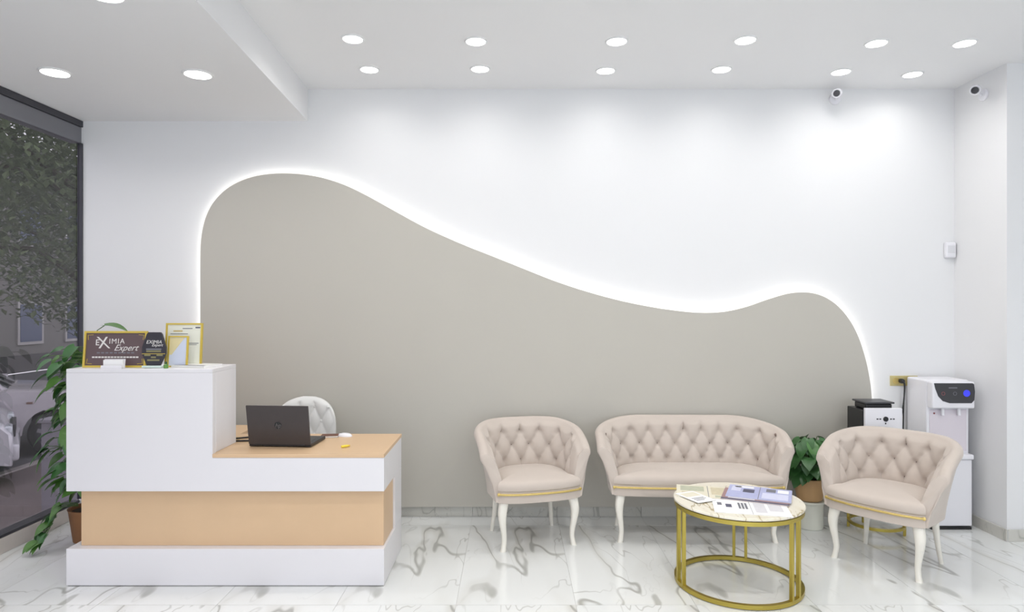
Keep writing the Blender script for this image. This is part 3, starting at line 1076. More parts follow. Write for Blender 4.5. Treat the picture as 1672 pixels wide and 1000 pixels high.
MB().lathe([(0.023, 0), (0.023, -0.0016), (0.018, -0.002), (0.001, -0.002)], (ww - 0.062, -0.0156, 0.918), n=24, axis='y').build(
    'blue_button', mat('blue_indicator', rgb(40, 44, 170), 0.4, emit=(0.05, 0.06, 0.75, 1), estr=0.7), cp)
for dx, m_ in ((0.072, mat('red_icon', rgb(150, 80, 86), 0.4)), (0.150, M_ink)):
    tor = [(dx + 0.011 * math.cos(2 * PI * k / 16), -0.0160, 0.916 + 0.011 * math.sin(2 * PI * k / 16)) for k in range(16)]
    MB().tube(tor, 0.0016, n=4, closed=True).build('icon', m_, cp)
MB().box(0.108, 0.165, -0.0162, -0.0156, 0.951, 0.958).build('nameplate', M_ink, cp)
for dx in (0.09, 0.20):
    MB().tube([(dx, 0.02, 0.815), (dx, 0.02, 0.79), (dx, 0.016, 0.765)], 0.011, n=10).build('tap', M_applwhite, wd, smooth=True)
MB().lathe([(0.006, 0), (0.006, -0.003), (0.0005, -0.004)], (0.05, 0.0460, 0.775), n=12, axis='y').build('indicator', mat('red_icon', None), wd)

# ------------------------------------------------------------------ side table with coffee machine, behind the right armchair
SX, SY, SH = 2.430, 4.395, 0.470
ring_table('side_table', 'small round gold side table under the coffee machine', (SX, SY, 0), 0.205, SH, 0.055, [math.radians(a) for a in (-35, 85, 145 + 0)], M_tabletop, bar=0.009, pair=0.0001 + 0.012, leg_r=0.165)
cm = thing('coffee_machine', 'black coffee machine with white front on the gold side table', 'coffee machine', (2.300, 4.285, SH + 0.0005))
MB().box(0.0, 0.235, 0.03, 0.235, 0.0, 0.345).build('body', M_black, cm, bevel=0.006)
MB().box(0.0, 0.235, -0.002, 0.0295, 0.0, 0.04).build('drip_tray', M_black, cm, bevel=0.004)
fp = MB().box(0.003, 0.245, 0.006, 0.0295, 0.13, 0.362).build('front_panel', M_applwhite, cm, bevel=0.004)
MB().box(0.03, 0.205, 0.05, 0.20, 0.3455, 0.385).build('bean_hopper', M_black, cm, bevel=0.01)
MB().box(0.020, 0.215, 0.04, 0.21, 0.3855, 0.397).build('hopper_lid', M_dark, cm, bevel=0.004)
MB().lathe([(0.016, 0), (0.016, -0.006), (0.012, -0.009), (0.001, -0.009)], (0.135, 0.006, 0.292), n=20, axis='y').build('dial', M_black, fp, smooth=True)
for dx in (0.082, 0.100, 0.170, 0.188):
    MB().box(dx - 0.006, dx + 0.006, 0.0050, 0.0062, 0.288, 0.296).build('touch_key', M_dark, fp)
MB().box(0.131, 0.139, 0.0050, 0.0062, 0.258, 0.268).build('touch_key', M_dark, fp)
MB().box(0.09, 0.16, -0.03, 0.0055, 0.14, 0.19).build('spout', M_black, cm, bevel=0.006)

# ------------------------------------------------------------------ wall fittings
g = at(1475, 622, YB)
op = thing('wall_outlet', 'gold rectangular wall outlet plate above the coffee machine', 'wall outlet', (g.x, YB, g.z))
MB().box(-0.098, 0.098, -0.009, -0.0005, -0.036, 0.036).build('plate', mat('pale_gold_plate', rgb(206, 192, 136), 0.4, 0.5), op, bevel=0.003)
for dx in (-0.058, 0.058):
    MB().lathe([(0.024, -0.0092), (0.024, -0.011), (0.020, -0.0115), (0.018, -0.0094), (0.001, -0.0094)], (dx, 0, 0), n=20, axis='y').build('socket', M_goldtrim, op, smooth=True)
pc = thing('power_cord', 'black plug and cord hanging from the gold wall outlet', 'power cord', (g.x, YB, g.z))
pgx = -0.026
MB().lathe([(0.017, -0.012), (0.018, -0.030), (0.012, -0.046), (0.006, -0.05)], (pgx, 0, 0), n=16, axis='y').build('plug', M_black, pc, smooth=True)
MB().tube(catmull([(pgx, -0.048, 0), (pgx + 0.004, -0.055, -0.03), (pgx, -0.045, -0.15), (pgx - 0.02, -0.035, -0.35), (pgx - 0.02, -0.030, -0.60), (pgx - 0.02, -0.030, g.z * -1 + 0.005)], 5), 0.0045, n=8).build('cable', M_black, pc, smooth=True)
MB().tube(catmull([(pgx, -0.048, -0.01), (pgx + 0.004, -0.050, -0.04), (pgx + 0.005, -0.038, -0.20), (pgx + 0.006, -0.030, -0.45), (pgx + 0.006, -0.030, -g.z + 0.005)], 5), 0.0045, n=8).build('cable', M_black, pc, smooth=True)

s = at(1551, 409, YB)
sn = thing('motion_sensor', 'small white motion sensor high on the back wall near the corner', 'motion sensor', (s.x - 0.012, YB, s.z))
MB().box(-0.036, 0.036, -0.035, -0.0005, -0.055, 0.055).build('housing', M_applwhite, sn, bevel=0.010, seg=3)
MB().box(-0.026, 0.026, -0.0385, -0.0352, -0.020, 0.032).build('lens', mat('milky_lens', rgb(222, 222, 226), 0.3), sn, bevel=0.0015, seg=1)


def bullet_cam(label, base, basedir, lens, look):
    """base: mounting point on wall or ceiling; lens: centre of the camera head; look: direction"""
    base, lens, look, basedir = Vector(base), Vector(lens), Vector(look).normalized(), Vector(basedir).normalized()
    t = thing('security_camera', label, 'security camera', base, 0, 'security cameras')
    q = basedir.to_track_quat('Z', 'Y').to_matrix().to_4x4()

    def xf(mb, M):
        mb.v = [tuple(M @ Vector(p)) for p in mb.v]
        return mb
    xf(MB().lathe([(0.040, 0.0005), (0.040, 0.012), (0.034, 0.018), (0.001, 0.018)], n=24), q).build('mount', M_applwhite, t, smooth=True, angle=40)
    rel = lens - base
    MB().tube([basedir * 0.012, basedir * 0.03, rel - look * 0.015], 0.011, n=10).build('arm', M_applwhite, t, smooth=True)
    ql = Matrix.Translation(rel) @ look.to_track_quat('Z', 'Y').to_matrix().to_4x4()
    hd = xf(MB().lathe([(0.001, -0.050), (0.022, -0.050), (0.030, -0.040), (0.032, 0.030), (0.026, 0.036), (0.022, 0.032), (0.001, 0.032)], n=24), ql).build('head', M_applwhite, t, smooth=True, angle=40)
    xf(MB().lathe([(0.0215, 0.0322), (0.0215, 0.036), (0.012, 0.037), (0.001, 0.0372)], n=24), ql).build('lens', mat('dark_camera_glass', rgb(62, 62, 66), 0.2), hd, smooth=True, angle=40)
    return t


k1 = at(1367, 152, 4.56)
bullet_cam('small white security camera on the back wall under the ceiling', (k1.x + 0.05, YB, k1.z - 0.0), (0, -1, 0), k1, (-0.50, -0.8, -0.32))
k2 = at(1593, 147, 4.33)
bullet_cam('small white security camera on the short right wall under the ceiling', (XR, 4.40, k2.z - 0.01), (-1, 0, 0), k2, (-0.62, -0.72, -0.30))

# ------------------------------------------------------------------ things on the high counter
ZT = ZH


def standing(name, label, cat, px_l, px_r, py_t, Y, tilt=0.10, z=ZT, rz=0.0):
    """root at the base centre of an upright board; returns root, width, height"""
    xl, xr = (px_l - CX) * Y / F, (px_r - CX) * Y / F
    h = (HC + (CY - py_t) * Y / F) - z
    t = thing(name, label, cat, ((xl + xr) / 2, Y, z + 0.0005), rz)
    t.rotation_euler = (-tilt, 0, rz)
    return t, xr - xl, h


t, w, h = standing('framed_sign', 'brown framed sign with silver lettering on the desk counter', 'sign', 134, 237, 541, 3.60)
bw = 0.011
fr = MB().box(-w / 2, w / 2, 0, 0.014, 0, bw).box(-w / 2, w / 2, 0, 0.014, h - bw, h).box(-w / 2, -w / 2 + bw, 0, 0.014, bw, h - bw).box(w / 2 - bw, w / 2, 0, 0.014, bw, h - bw)
fr.build('frame', M_yframe, t)
bd = MB().box(-w / 2 + bw, w / 2 - bw, 0.006, 0.012, bw, h - bw).build('plaque', M_plaque, t)
yy = 0.0052
text('lettering', 'E', 0.046, M_silver, bd, (-0.100, yy, h * 0.68), bold=0.0003)
text('lettering', 'X', 0.092, M_silver, bd, (-0.060, yy, h * 0.665), shear=-0.25)
text('lettering', 'IMIA', 0.040, M_silver, bd, (0.006, yy, h * 0.715), spacing=1.15)
text('lettering', 'Expert', 0.048, M_silver, bd, (0.056, yy, h * 0.535), shear=0.5)
for k in range(9):
    x0 = -0.10 + k * 0.0235
    MB().box(x0, x0 + 0.0165, yy - 0.0004, yy + 0.0006, h * 0.385, h * 0.385 + 0.007).build('small_print', M_ink, bd)
for k in range(15):
    x0 = -0.125 + k * 0.0172
    MB().box(x0, x0 + 0.0135, yy - 0.0004, yy + 0.0006, h * 0.262, h * 0.262 + 0.008).build('small_print', M_silver, bd)
for sx in (-1, 1):
    for zz, sz in ((0.022, 1), (h - 0.022, -1)):
        x0 = sx * (w / 2 - 0.022)
        MB().tube([(x0, yy, zz + sz * 0.026), (x0 + sx * 0.003, yy, zz), (x0 - sx * 0.026, yy, zz - sz * 0.002)], 0.0016, n=4).build('corner_ornament', M_yframe, bd)
MB().box(-0.02, 0.02, 0.0145, 0.075, 0.010, 0.013).build('easel_back', M_black, t)

ch = thing('card_holder', 'small white card holder in front of the brown sign', 'card holder', ((186 - CX) * 3.55 / F, 3.545, ZT + 0.0003))
MB().prism([(-0.022, 0.0), (0.022, 0.0), (0.022, 0.004), (0.012, 0.004), (0.018, 0.050), (0.015, 0.050), (0.006, 0.004), (-0.015, 0.004), (-0.015, 0.018), (-0.018, 0.018), (-0.022, 0.004)], 'x', -0.056, 0.056).build('holder', mat('clear_white_acrylic', rgb(224, 222, 226), 0.2), ch)
MB().box(-0.052, 0.052, -0.004, 0.006, 0.005, 0.046).build('business_cards', M_white, ch)

t, w, h = standing('award_plaque', 'black octagonal award plaque with white script beside the brown sign', 'award', 230, 270, 543, 3.585, 0.06)
W2 = w / 2
po = [(-W2 * 0.55, 0.012), (W2 * 0.55, 0.012), (W2 * 0.98, h * 0.40), (W2 * 0.98, h * 0.58), (W2 * 0.62, h * 0.95), (W2 * 0.5, h), (-W2 * 0.5, h), (-W2 * 0.62, h * 0.95), (-W2 * 0.98, h * 0.58), (-W2 * 0.98, h * 0.40)]
aw = MB().prism(po, 'y', 0.0, 0.014).build('plaque', mat('black_lacquer', rgb(44, 42, 50), 0.3), t, bevel=0.002)
text('lettering', 'EXIMIA', 0.027, M_silver, aw, (0, -0.0006, h * 0.72), shear=0.25)
text('lettering', 'Expert', 0.022, M_silver, aw, (0.018, -0.0006, h * 0.635), shear=0.4)
MB().box(-W2 * 0.62, W2 * 0.62, -0.0008, 0.0002, h * 0.50, h * 0.54).build('small_print', M_ink, aw)
MB().box(-W2 * 0.95, W2 * 0.95, -0.0008, 0.0002, h * 0.385, h * 0.40).build('gold_band', M_yframe, aw)
for k, (a, b, z) in enumerate(((-0.6, 0.6, 0.44), (-0.75, -0.25, 0.33), (0.25, 0.75, 0.33), (-0.2, 0.2, 0.27), (-0.5, 0.5, 0.19))):
    MB().box(W2 * a, W2 * b, -0.0008, 0.0002, h * z, h * z + 0.009).build('gold_ornament', mat('olive_gold', rgb(140, 136, 96), 0.4, 0.5), aw)
MB().box(-W2 * 0.8, W2 * 0.8, -0.018, 0.045, 0.0, 0.0115).build('base', mat('pale_green_acrylic', rgb(206, 224, 216), 0.15), t, bevel=0.002)

t, w, h = standing('framed_certificate', 'white certificate in a thin gold frame, tallest on the counter', 'certificate', 268, 328, 528, 3.70, 0.08)
bw = 0.009
MB().box(-w / 2, w / 2, 0, 0.014, 0, bw).box(-w / 2, w / 2, 0, 0.014, h - bw, h).box(-w / 2, -w / 2 + bw, 0, 0.014, bw, h - bw).box(w / 2 - bw, w / 2, 0, 0.014, bw, h - bw).build('frame', M_yframe, t)
pp2 = MB().box(-w / 2 + bw, w / 2 - bw, 0.006, 0.012, bw, h - bw).build('paper', mat('ivory_paper', rgb(236, 236, 222), 0.5), t)
for (x0, x1, z0, z1, m_) in ((0.45, 0.72, 0.865, 0.885, M_ink), (0.80, 0.93, 0.88, 0.91, M_darkink), (0.2, 0.45, 0.80, 0.83, M_goldtrim), (0.12, 0.6, 0.74, 0.755, M_ink), (0.62, 0.9, 0.52, 0.535, M_ink), (0.62, 0.85, 0.49, 0.50, M_ink)):
    MB().box(-w / 2 + w * x0, -w / 2 + w * x1, 0.0052, 0.0062, h * z0, h * z1).build('small_print', m_, pp2)
MB().box(-0.02, 0.02, 0.0145, 0.075, 0.010, 0.013).build('easel_back', M_black, t)

t, w, h = standing('picture_frame', 'small gold frame with a pale blue picture before the certificate', 'picture frame', 272, 305, 549, 3.62, 0.10)
bw = 0.008
MB().box(-w / 2, w / 2, 0, 0.012, 0, bw).box(-w / 2, w / 2, 0, 0.012, h - bw, h).box(-w / 2, -w / 2 + bw, 0, 0.012, bw, h - bw).box(w / 2 - bw, w / 2, 0, 0.012, bw, h - bw).build('frame', M_yframe, t)
pc2 = MB().box(-w / 2 + bw, w / 2 - bw, 0.005, 0.010, bw, h - bw).build('picture', mat('pale_blue_picture', rgb(206, 212, 228), 0.4, vary=0.04, vscale=20), t)
MB().prism([(-w / 2 + bw, h * 0.40), (-w / 2 + bw, h * 0.94), (w * 0.30, h * 0.94), (-w * 0.30, h * 0.40)], 'y', 0.0042, 0.0052).build('gold_sash', mat('pale_gold_sash', rgb(222, 208, 160), 0.45), pc2)
gb = thing('green_bottle', 'tiny green bottle between the award and the picture frame', 'bottle', ((271 - CX) * 3.56 / F, 3.56, ZT + 0.0003))
MB().lathe([(0.010, 0), (0.012, 0.002), (0.012, 0.018), (0.006, 0.023)], n=14).build('body', mat('green_gloss', rgb(92, 140, 60), 0.25), gb, smooth=True)
MB().lathe([(0.0065, 0.0232), (0.0065, 0.034), (0.005, 0.035)], n=14).build('cap', mat('dark_green_gloss', rgb(50, 84, 40), 0.3), gb, smooth=True)
magazine('white booklet with dark cover edge lying flat at the counter end', (322 - CX) * 3.66 / F, 3.66, ZT + 0.0003, 0.15, 0.21, math.radians(75), 0.012, mat('pale_booklet', rgb(220, 220, 216), 0.5),
         [(0.05, 0.2, 0.05, 0.95, M_darkink)], name='booklet', cat='booklet', group=None)

# ------------------------------------------------------------------ things on the worktop
lx, ly = (458 - CX) * 3.70 / F, 3.685
lap = thing('laptop', 'open black laptop seen from behind its lid on the desk', 'laptop', (lx, ly, ZL + 0.0005), math.radians(-4))
MB().box(-0.178, 0.178, 0.006, 0.236, 0.003, 0.020).build('base', M_black, lap, bevel=0.003)
kb = MB().box(-0.15, 0.15, 0.05, 0.145, 0.0201, 0.0212).build('keyboard', M_dark, lap)
MB().box(-0.05, 0.05, 0.16, 0.22, 0.0201, 0.0206).build('touchpad', M_dark, lap)
lidM = Matrix.Translation((0, 0.004, 0.016)) @ Matrix.Rotation(math.radians(10), 4, 'X')
lid = MB().box(-0.178, 0.178, -0.004, 0.004, 0.0, 0.226, lidM).build('lid', M_lid, lap, bevel=0.003)
MB().box(-0.165, 0.165, 0.0041, 0.0046, 0.015, 0.212, lidM).build('screen', mat('screen_glass', rgb(30, 34, 44), 0.2), lid)
dme = MB().lathe([(0.0205, 0), (0.0205, -0.0006), (0.001, -0.0006)], n=28, axis='y')
dme.v = [tuple(lidM @ (Vector(p) + Vector((0, -0.0041, 0.113)))) for p in dme.v]
dme.build('emblem', mat('dark_emblem', rgb(20, 20, 22), 0.15), lid)
tm = text_mesh('hp', 0.034, mat('grey_emblem_text', rgb(96, 92, 92), 0.3), shear=0.28)
o = inst('emblem_lettering', tm, lid)
o.matrix_local = lidM @ Matrix.Translation((0, -0.0050, 0.112)) @ Matrix.Rotation(PI / 2, 4, 'X')
for sx in (-1, 1):
    MB().tube([(sx * 0.12 - 0.02, 0.006, 0.013), (sx * 0.12 + 0.02, 0.006, 0.013)], 0.007, n=10).build('hinge', M_black, lap, smooth=True)

p = at(540, 711, 4.0)
ph = thing('brown_notebook', 'small dark brown notebook right of the laptop', 'notebook', (p.x, 3.985, ZL + 0.0003), math.radians(8))
MB().box(-0.048, 0.048, -0.03, 0.03, 0.0008, 0.0095).build('pages', M_white, ph)
MB().box(-0.05, 0.05, -0.032, 0.032, 0.0096, 0.012).box(-0.05, 0.05, -0.032, 0.032, 0.0, 0.0007).build('cover', mat('brown_leather', rgb(110, 74, 58), 0.6, vary=0.1, vscale=40), ph)
p = at(565, 709, 4.03)
mo = thing('computer_mouse', 'white computer mouse near the back edge of the worktop', 'computer mouse', (p.x, 4.00, ZL + 0.0003), math.radians(75))
mbm = MB()
rws = []
for i in range(9):
    th = i / 8 * PI / 2
    rws.append([(0.028 * math.cos(th) ** 0.7 * math.cos(2 * PI * k / 20) if i < 8 else 0.0005 * math.cos(2 * PI * k / 20), (0.048 * math.cos(th) ** 0.7 if i < 8 else 0.0005) * math.sin(2 * PI * k / 20), 0.020 * math.sin(th)) for k in range(20)])
mbm.grid(rws, closed_u=True)
mbm.f.append(tuple(range(20))[::-1])
mbm.f.append(tuple(range(160, 180)))
mbs = mbm.build('shell', M_applwhite, mo, smooth=True, angle=60)
MB().box(-0.003, 0.003, 0.016, 0.028, 0.0160, 0.0195).build('scroll_wheel', M_dark, mo)
yx = at(562, 727, 3.66)
yt = thing('yellow_highlighter', 'short yellow highlighter lying on the worktop near its front', 'highlighter', (yx.x, 3.68, ZL + 0.0003), math.radians(38))
MB().lathe([(0.0065, -0.022), (0.0075, -0.020), (0.0075, 0.012), (0.0055, 0.016)], (0, 0, 0.0076), n=12, axis='x').build('barrel', mat('yellow_plastic', rgb(236, 212, 70), 0.4), yt, smooth=True)
MB().lathe([(0.0060, 0.0162), (0.0060, 0.026), (0.004, 0.028)], (0, 0, 0.0076), n=12, axis='x').build('cap', mat('yellow_cap', rgb(226, 190, 60), 0.4), yt, smooth=True)
for k, (pxx, Y, lb, ang) in enumerate(((398, 3.93, 'black pen lying left of the laptop, the farther one', 0.5), (396, 3.84, 'black pen lying left of the laptop, the nearer one', 0.12))):
    X = (pxx - CX) * Y / F
    pn = thing('pen', lb, 'pen', (X, Y, ZL + 0.0003), ang, 'pens left of the laptop')
    MB().lathe([(0.004, -0.060), (0.0052, -0.056), (0.0052, 0.045), (0.0015, 0.062)], (0, 0, 0.0054), n=10, axis='x').build('barrel', M_black, pn, smooth=True)
    MB().box(-0.055, -0.015, -0.001, 0.001, 0.0104, 0.0118).build('clip', M_goldtrim, pn)

# ------------------------------------------------------------------ white tufted chair behind the desk
ox, oy = (496 - CX) * 4.50 / F, 4.37
oc = thing('desk_chair', 'white tufted swivel chair behind the laptop', 'office chair', (ox, oy, 0), math.radians(-6))
# local: front is -Y, so the back stands at +Y; turned round to face the desk
def chair_back():
    rows_f, rows_b = [], []
    nz, nx = 44, 56
    for i in range(nz + 1):
        v = i / nz
        z = 0.44 + 0.435 * v
        hw = 0.222 * (1 - 0.10 * (1 - v) ** 2) * max(0.02, 1 - max(0, (v - 0.45) / 0.55) ** 2.7) ** (1 / 2.4)
        rf, rb = [], []
        for k in range(nx + 1):
            u = -1 + 2 * k / nx
            x = u * hw
            bow = 0.06 * (x / 0.215) ** 2
            e = (1 - abs(u) ** 6) * (1 - abs(2 * v - 1) ** 10)
            h_ = puff(x / 0.105, (0, 3), (z - 0.525) / 0.095) if v < 0.93 else 0.8
            rf.append((x, 0.19 - bow - 0.012 - e * (0.016 + 0.020 * h_), z))
            rb.append((x, 0.19 - bow + e * (0.018 + 0.014 * h_), z))
        rows_f.append(rf)
        rows_b.append(rb)
    loop = [f + b[::-1] for f, b in zip(rows_f, rows_b)]
    mb = MB().grid(loop, closed_u=True)
    n = len(loop[0])
    mb.f.append(tuple(range(n))[::-1])
    mb.f.append(tuple(range(n * nz, n * (nz + 1))))
    return mb


chair_back().build('backrest', M_velvet2, oc, smooth=True, angle=70)
bme = MB().lathe([(0.0005, 0.004), (0.006, 0.003), (0.010, 0.0), (0.010, -0.004)], n=10).mesh('button', M_velvet2, smooth=True, angle=80)
for j in range(4):
    for i in range(4 if j % 2 else 3):
        x = (i - 1.5) * 0.105 if j % 2 else (i - 1) * 0.105
        z = 0.525 + j * 0.095
        inst('button', bme, oc, (x, 0.19 - 0.06 * (x / 0.215) ** 2 - 0.031, z), (PI / 2, 0, 0))
seatp = [(0.95, 0.40), (1.0, 0.41), (1.0, 0.45), (0.96, 0.465), (0.85, 0.475), (0.4, 0.482), (0.1, 0.483)]
so = [(0.23 * math.copysign(abs(math.cos(a)) ** 0.6, math.cos(a)), -0.03 + 0.21 * math.copysign(abs(math.sin(a)) ** 0.6, math.sin(a))) for a in [2 * PI * k / 40 for k in range(40)]]
sb = MB().grid([[(x * s_, (y + 0.03) * s_ - 0.03, z) for x, y in so] for s_, z in seatp], closed_u=True)
sb.f.append(tuple(range(40))[::-1]); sb.f.append(tuple(range(40 * 6, 40 * 7)))
sb.build('seat', M_velvet2, oc, smooth=True, angle=60)
MB().lathe([(0.05, 0.399), (0.05, 0.38), (0.018, 0.37), (0.018, 0.20), (0.028, 0.199), (0.028, 0.085)], (0, -0.03, 0), n=18).build('gas_column', M_chrome, oc, smooth=True, angle=40)
for k in range(5):
    a = 2 * PI * k / 5 + 0.3
    d = Vector((math.cos(a), math.sin(a), 0))
    o0 = Vector((0, -0.03, 0))
    MB().tube([o0 + d * 0.02 + Vector((0, 0, 0.10)), o0 + d * 0.15 + Vector((0, 0, 0.085)), o0 + d * 0.235 + Vector((0, 0, 0.068))], [0.022, 0.017, 0.012], n=8).build('base_arm', M_chrome, oc, smooth=True)
    M = Matrix.Translation(o0 + d * 0.235 + Vector((0, 0, 0.0265))) @ Matrix.Rotation(a + PI / 2, 4, 'Z')
    cs = MB().lathe([(0.010, -0.018), (0.026, -0.018), (0.026, 0.018), (0.010, 0.018)], n=16, axis='x')
    cs.box(-0.006, 0.006, -0.006, 0.006, 0.02, 0.045)
    cs.v = [tuple(M @ Vector(q)) for q in cs.v]
    cs.build('caster', M_black, oc, smooth=True, angle=40)

# ------------------------------------------------------------------ the street outside the window
ZG = -0.80
M_pave = mat('wet_brown_paving', rgb(104, 94, 94), 0.55, vary=0.25, vscale=3.0, bump=0.3, bscale=25)
M_asph = mat('grey_asphalt', rgb(92, 92, 96), 0.7, vary=0.2, vscale=4, bump=0.3, bscale=60)
M_kerb = mat('pale_kerb_stone', rgb(160, 154, 152), 0.7, vary=0.1)
XK = -6.9
struct(MB().box(XK, XL - 0.17, -8, 60, ZG - 0.1, ZG).build('pavement', M_pave), 'brown paved pavement outside the shop window')
struct(MB().box(-16.9, XK - 0.12, -8, 60, ZG - 0.1, ZG - 0.02).build('street', M_asph), 'grey asphalt street outside the shop window')
struct(MB().box(XK - 0.12, XK, -8, 60, ZG - 0.1, ZG + 0.02).build('kerb', M_kerb), 'pale kerb stone between pavement and street')
struct(MB().box(XL - 0.17, XL - 0.001, YF, YB + 0.12, ZG - 0.1, -0.001).build('plinth_wall', M_sill), 'stone plinth below the shop window')

uc = thing('utility_cabinet', 'grey metal utility cabinet outside the window behind the pothos', 'utility cabinet', (-3.62, 5.05, ZG))
MB().box(-0.02, 0.32, 0, 0.30, 0.0, 0.06).build('foot', M_dark, uc)
MB().box(0.0, 0.30, 0.01, 0.29, 0.0605, 1.40).build('body', mat('grey_cabinet_paint', rgb(140, 136, 146), 0.5, vary=0.05), uc, bevel=0.006)
MB().box(-0.02, 0.32, -0.01, 0.31, 1.4005, 1.43).build('lid', mat('grey_cabinet_paint', None), uc, bevel=0.006)
MB().box(0.02, 0.28, 0.002, 0.0098, 0.12, 1.34).build('door', mat('grey_cabinet_paint', None), uc, bevel=0.002)


def car(label, loc, rz, paint, L=4.2, Wd=1.74, Hc=1.56):
    """local: nose to +X, ground z=0, near side at -Y; origin under the front axle on the near side"""
    t = thing('parked_car', label, 'car', loc, rz, 'cars parked outside')
    wb, fo = 2.60, 0.80
    R = 0.325

    def arch(cx):
        return [(cx + (R + 0.06) * math.cos(a), R + (R + 0.06) * math.sin(a)) for a in [PI * k / 10 for k in range(11)]]
    side = [(fo - 0.02, 0.24)] + [(x, max(z, 0.20)) for x, z in arch(0)] + [(x, max(z, 0.20)) for x, z in arch(-wb)] + \
           [(-wb - 0.72, 0.26), (-wb - 0.78, 0.55), (-wb - 0.74, 0.95), (-wb - 0.5, 1.02), (-0.55, 1.04), (-0.05, 1.0), (0.45, 0.92), (fo - 0.12, 0.80), (fo - 0.02, 0.66), (fo, 0.45)]
    mb = MB()
    n = len(side)
    ys = [0.0, 0.05, 0.16, Wd - 0.16, Wd - 0.05, Wd]
    secs = []
    for i, y in enumerate(ys):
        k = (0.05, 0.015, 0, 0, 0.015, 0.05)[i]
        cx, cz = -wb / 2 - 0.1, 0.62
        secs.append([(x - (0.9 * k if x > fo - 0.3 else 0) + (0.9 * k if x < -wb - 0.4 else 0), y, z - (k * 0.7 if z > 0.7 else 0) + (k * 0.4 if z < 0.3 else 0)) for x, z in side])
    mb.grid(secs, closed_u=True)
    mb.f.append(tuple(range(n)))
    mb.f.append(tuple(range(n * 5, n * 6))[::-1])
    mb.build('body', paint, t, smooth=True, angle=38)
    # cabin
    cab_b = [(-0.52, 0.08), (-0.52, Wd - 0.08), (-wb - 0.55, Wd - 0.08), (-wb - 0.55, 0.08)]
    cab_t = [(-1.20, 0.22), (-1.20, Wd - 0.22), (-wb - 0.25, Wd - 0.22), (-wb - 0.25, 0.22)]
    zb, zt = 1.0, Hc - 0.06
    vb = [(x, y, zb) for x, y in cab_b] + [(x, y, zt) for x, y in cab_t]
    MB().add(vb, [(0, 1, 2, 3), (4, 5, 6, 7), (0, 1, 5, 4), (1, 2, 6, 5), (2, 3, 7, 6), (3, 0, 4, 7)]).build('cabin', paint, t, bevel=0.04, seg=3, smooth=True)
    MB().box(-wb - 0.27, -1.19, 0.20, Wd - 0.20, zt - 0.005, Hc).build('roof', paint, t, bevel=0.03, seg=3, smooth=True)
    V = [Vector(p) for p in vb]
    gl = mat('car_glass', rgb(200, 206, 216), 0.06, 0.9)
    gd = mat('dark_car_glass', rgb(34, 36, 42), 0.08)

    def pane(name, a, b, c, d, ins, m_):
        cen = (a + b + c + d) / 4
        nn = (b - a).cross(c - a).normalized()
        if nn.dot(cen - Vector((-wb / 2 - 0.5, Wd / 2, 1.2))) < 0:
            nn = -nn
        q = [cen + (p_ - cen) * ins + nn * 0.006 for p_ in (a, b, c, d)]
        q2 = [p_ - nn * 0.012 for p_ in q]
        return MB().add(q + q2, [(0, 1, 2, 3), (7, 6, 5, 4), (0, 4, 5, 1), (1, 5, 6, 2), (2, 6, 7, 3), (3, 7, 4, 0)]).build(name, m_, t)
    pane('windscreen', V[0], V[1], V[5], V[4], 0.90, gl)
    pane('rear_window', V[2], V[3], V[7], V[6], 0.86, gd)
    for A, B, Cc, D in ((0, 3, 7, 4), (1, 2, 6, 5)):
        m1, m2 = (V[A] + V[B]) / 2, (V[Cc] + V[D]) / 2
        pane('side_window', V[A], m1, m2, V[D], 0.86, gd)
        pane('side_window', m1, V[B], V[Cc], m2, 0.86, gd)
    for k in (-1, 1):
        y = Wd / 2 + k * 0.28
        MB().tube([(-0.54, y, 1.035), (-0.80, y - 0.28, 1.225)], 0.010, n=5).build('wiper', M_black, t)
    # wheels
    for cx in (0, -wb):
        for y, s_ in ((0.10, -1), (Wd - 0.10, 1)):
            wh = MB().lathe([(0.20, -0.10), (R - 0.03, -0.10), (R, -0.07), (R, 0.07), (R - 0.03, 0.10), (0.20, 0.10)], (cx, y, R), n=28, axis='y').build('tyre', mat('tyre_rubber', rgb(34, 34, 36), 0.8), t, smooth=True, angle=40)
            rim = MB().lathe([(0.215, -0.02), (0.215, 0.02)], (cx, y + s_ * 0.085, R), n=28, axis='y').build('rim', mat('dark_rim', rgb(80, 80, 86), 0.4, 0.7), t)
            for k in range(5):
                a = 2 * PI * k / 5
                M = Matrix.Translation((cx, y + s_ * 0.108, R)) @ Matrix.Rotation(a, 4, 'Y')
                MB().box(-0.03, 0.03, -0.008, 0.008, 0.0, 0.205, M).build('spoke', mat('alloy_spoke', rgb(176, 178, 184), 0.3, 0.8), rim)
    # front details
    for y in (0.05, Wd - 0.35):
        MB().box(fo - 0.16, fo - 0.02, y, y + 0.30, 0.62, 0.76).build('headlight', mat('headlight_glass', rgb(200, 206, 212), 0.1, 0.3), t, bevel=0.03, seg=3, smooth=True)
    MB().box(fo - 0.05, fo + 0.006, 0.42, Wd - 0.42, 0.56, 0.72).build('grille', M_black, t, bevel=0.01)
    MB().box(fo - 0.10, fo + 0.05, 0.06, Wd - 0.06, 0.30, 0.52).build('bumper', paint, t, bevel=0.04, seg=3, smooth=True)
    for y, s_ in ((-0.10, -1), (Wd + 0.02, 1)):
        MB().box(-0.80, -0.66, y, y + 0.10, 1.02, 1.14).build('mirror', paint, t, bevel=0.03, seg=3, smooth=True)
    for x in (-0.72, -1.75):
        MB().box(x - 0.004, x + 0.004, -0.0015, 0.0, 0.35, 0.98).build('door_seam', M_black, t)
    MB().box(-0.33, -0.25, -0.006, 0.0, 0.80, 0.83).build('turn_signal', mat('amber_plastic', rgb(120, 90, 80), 0.3), t)
    MB().box(-1.62, -1.48, -0.02, 0.0, 0.86, 0.89).build('door_handle', paint, t, bevel=0.005)
    return t


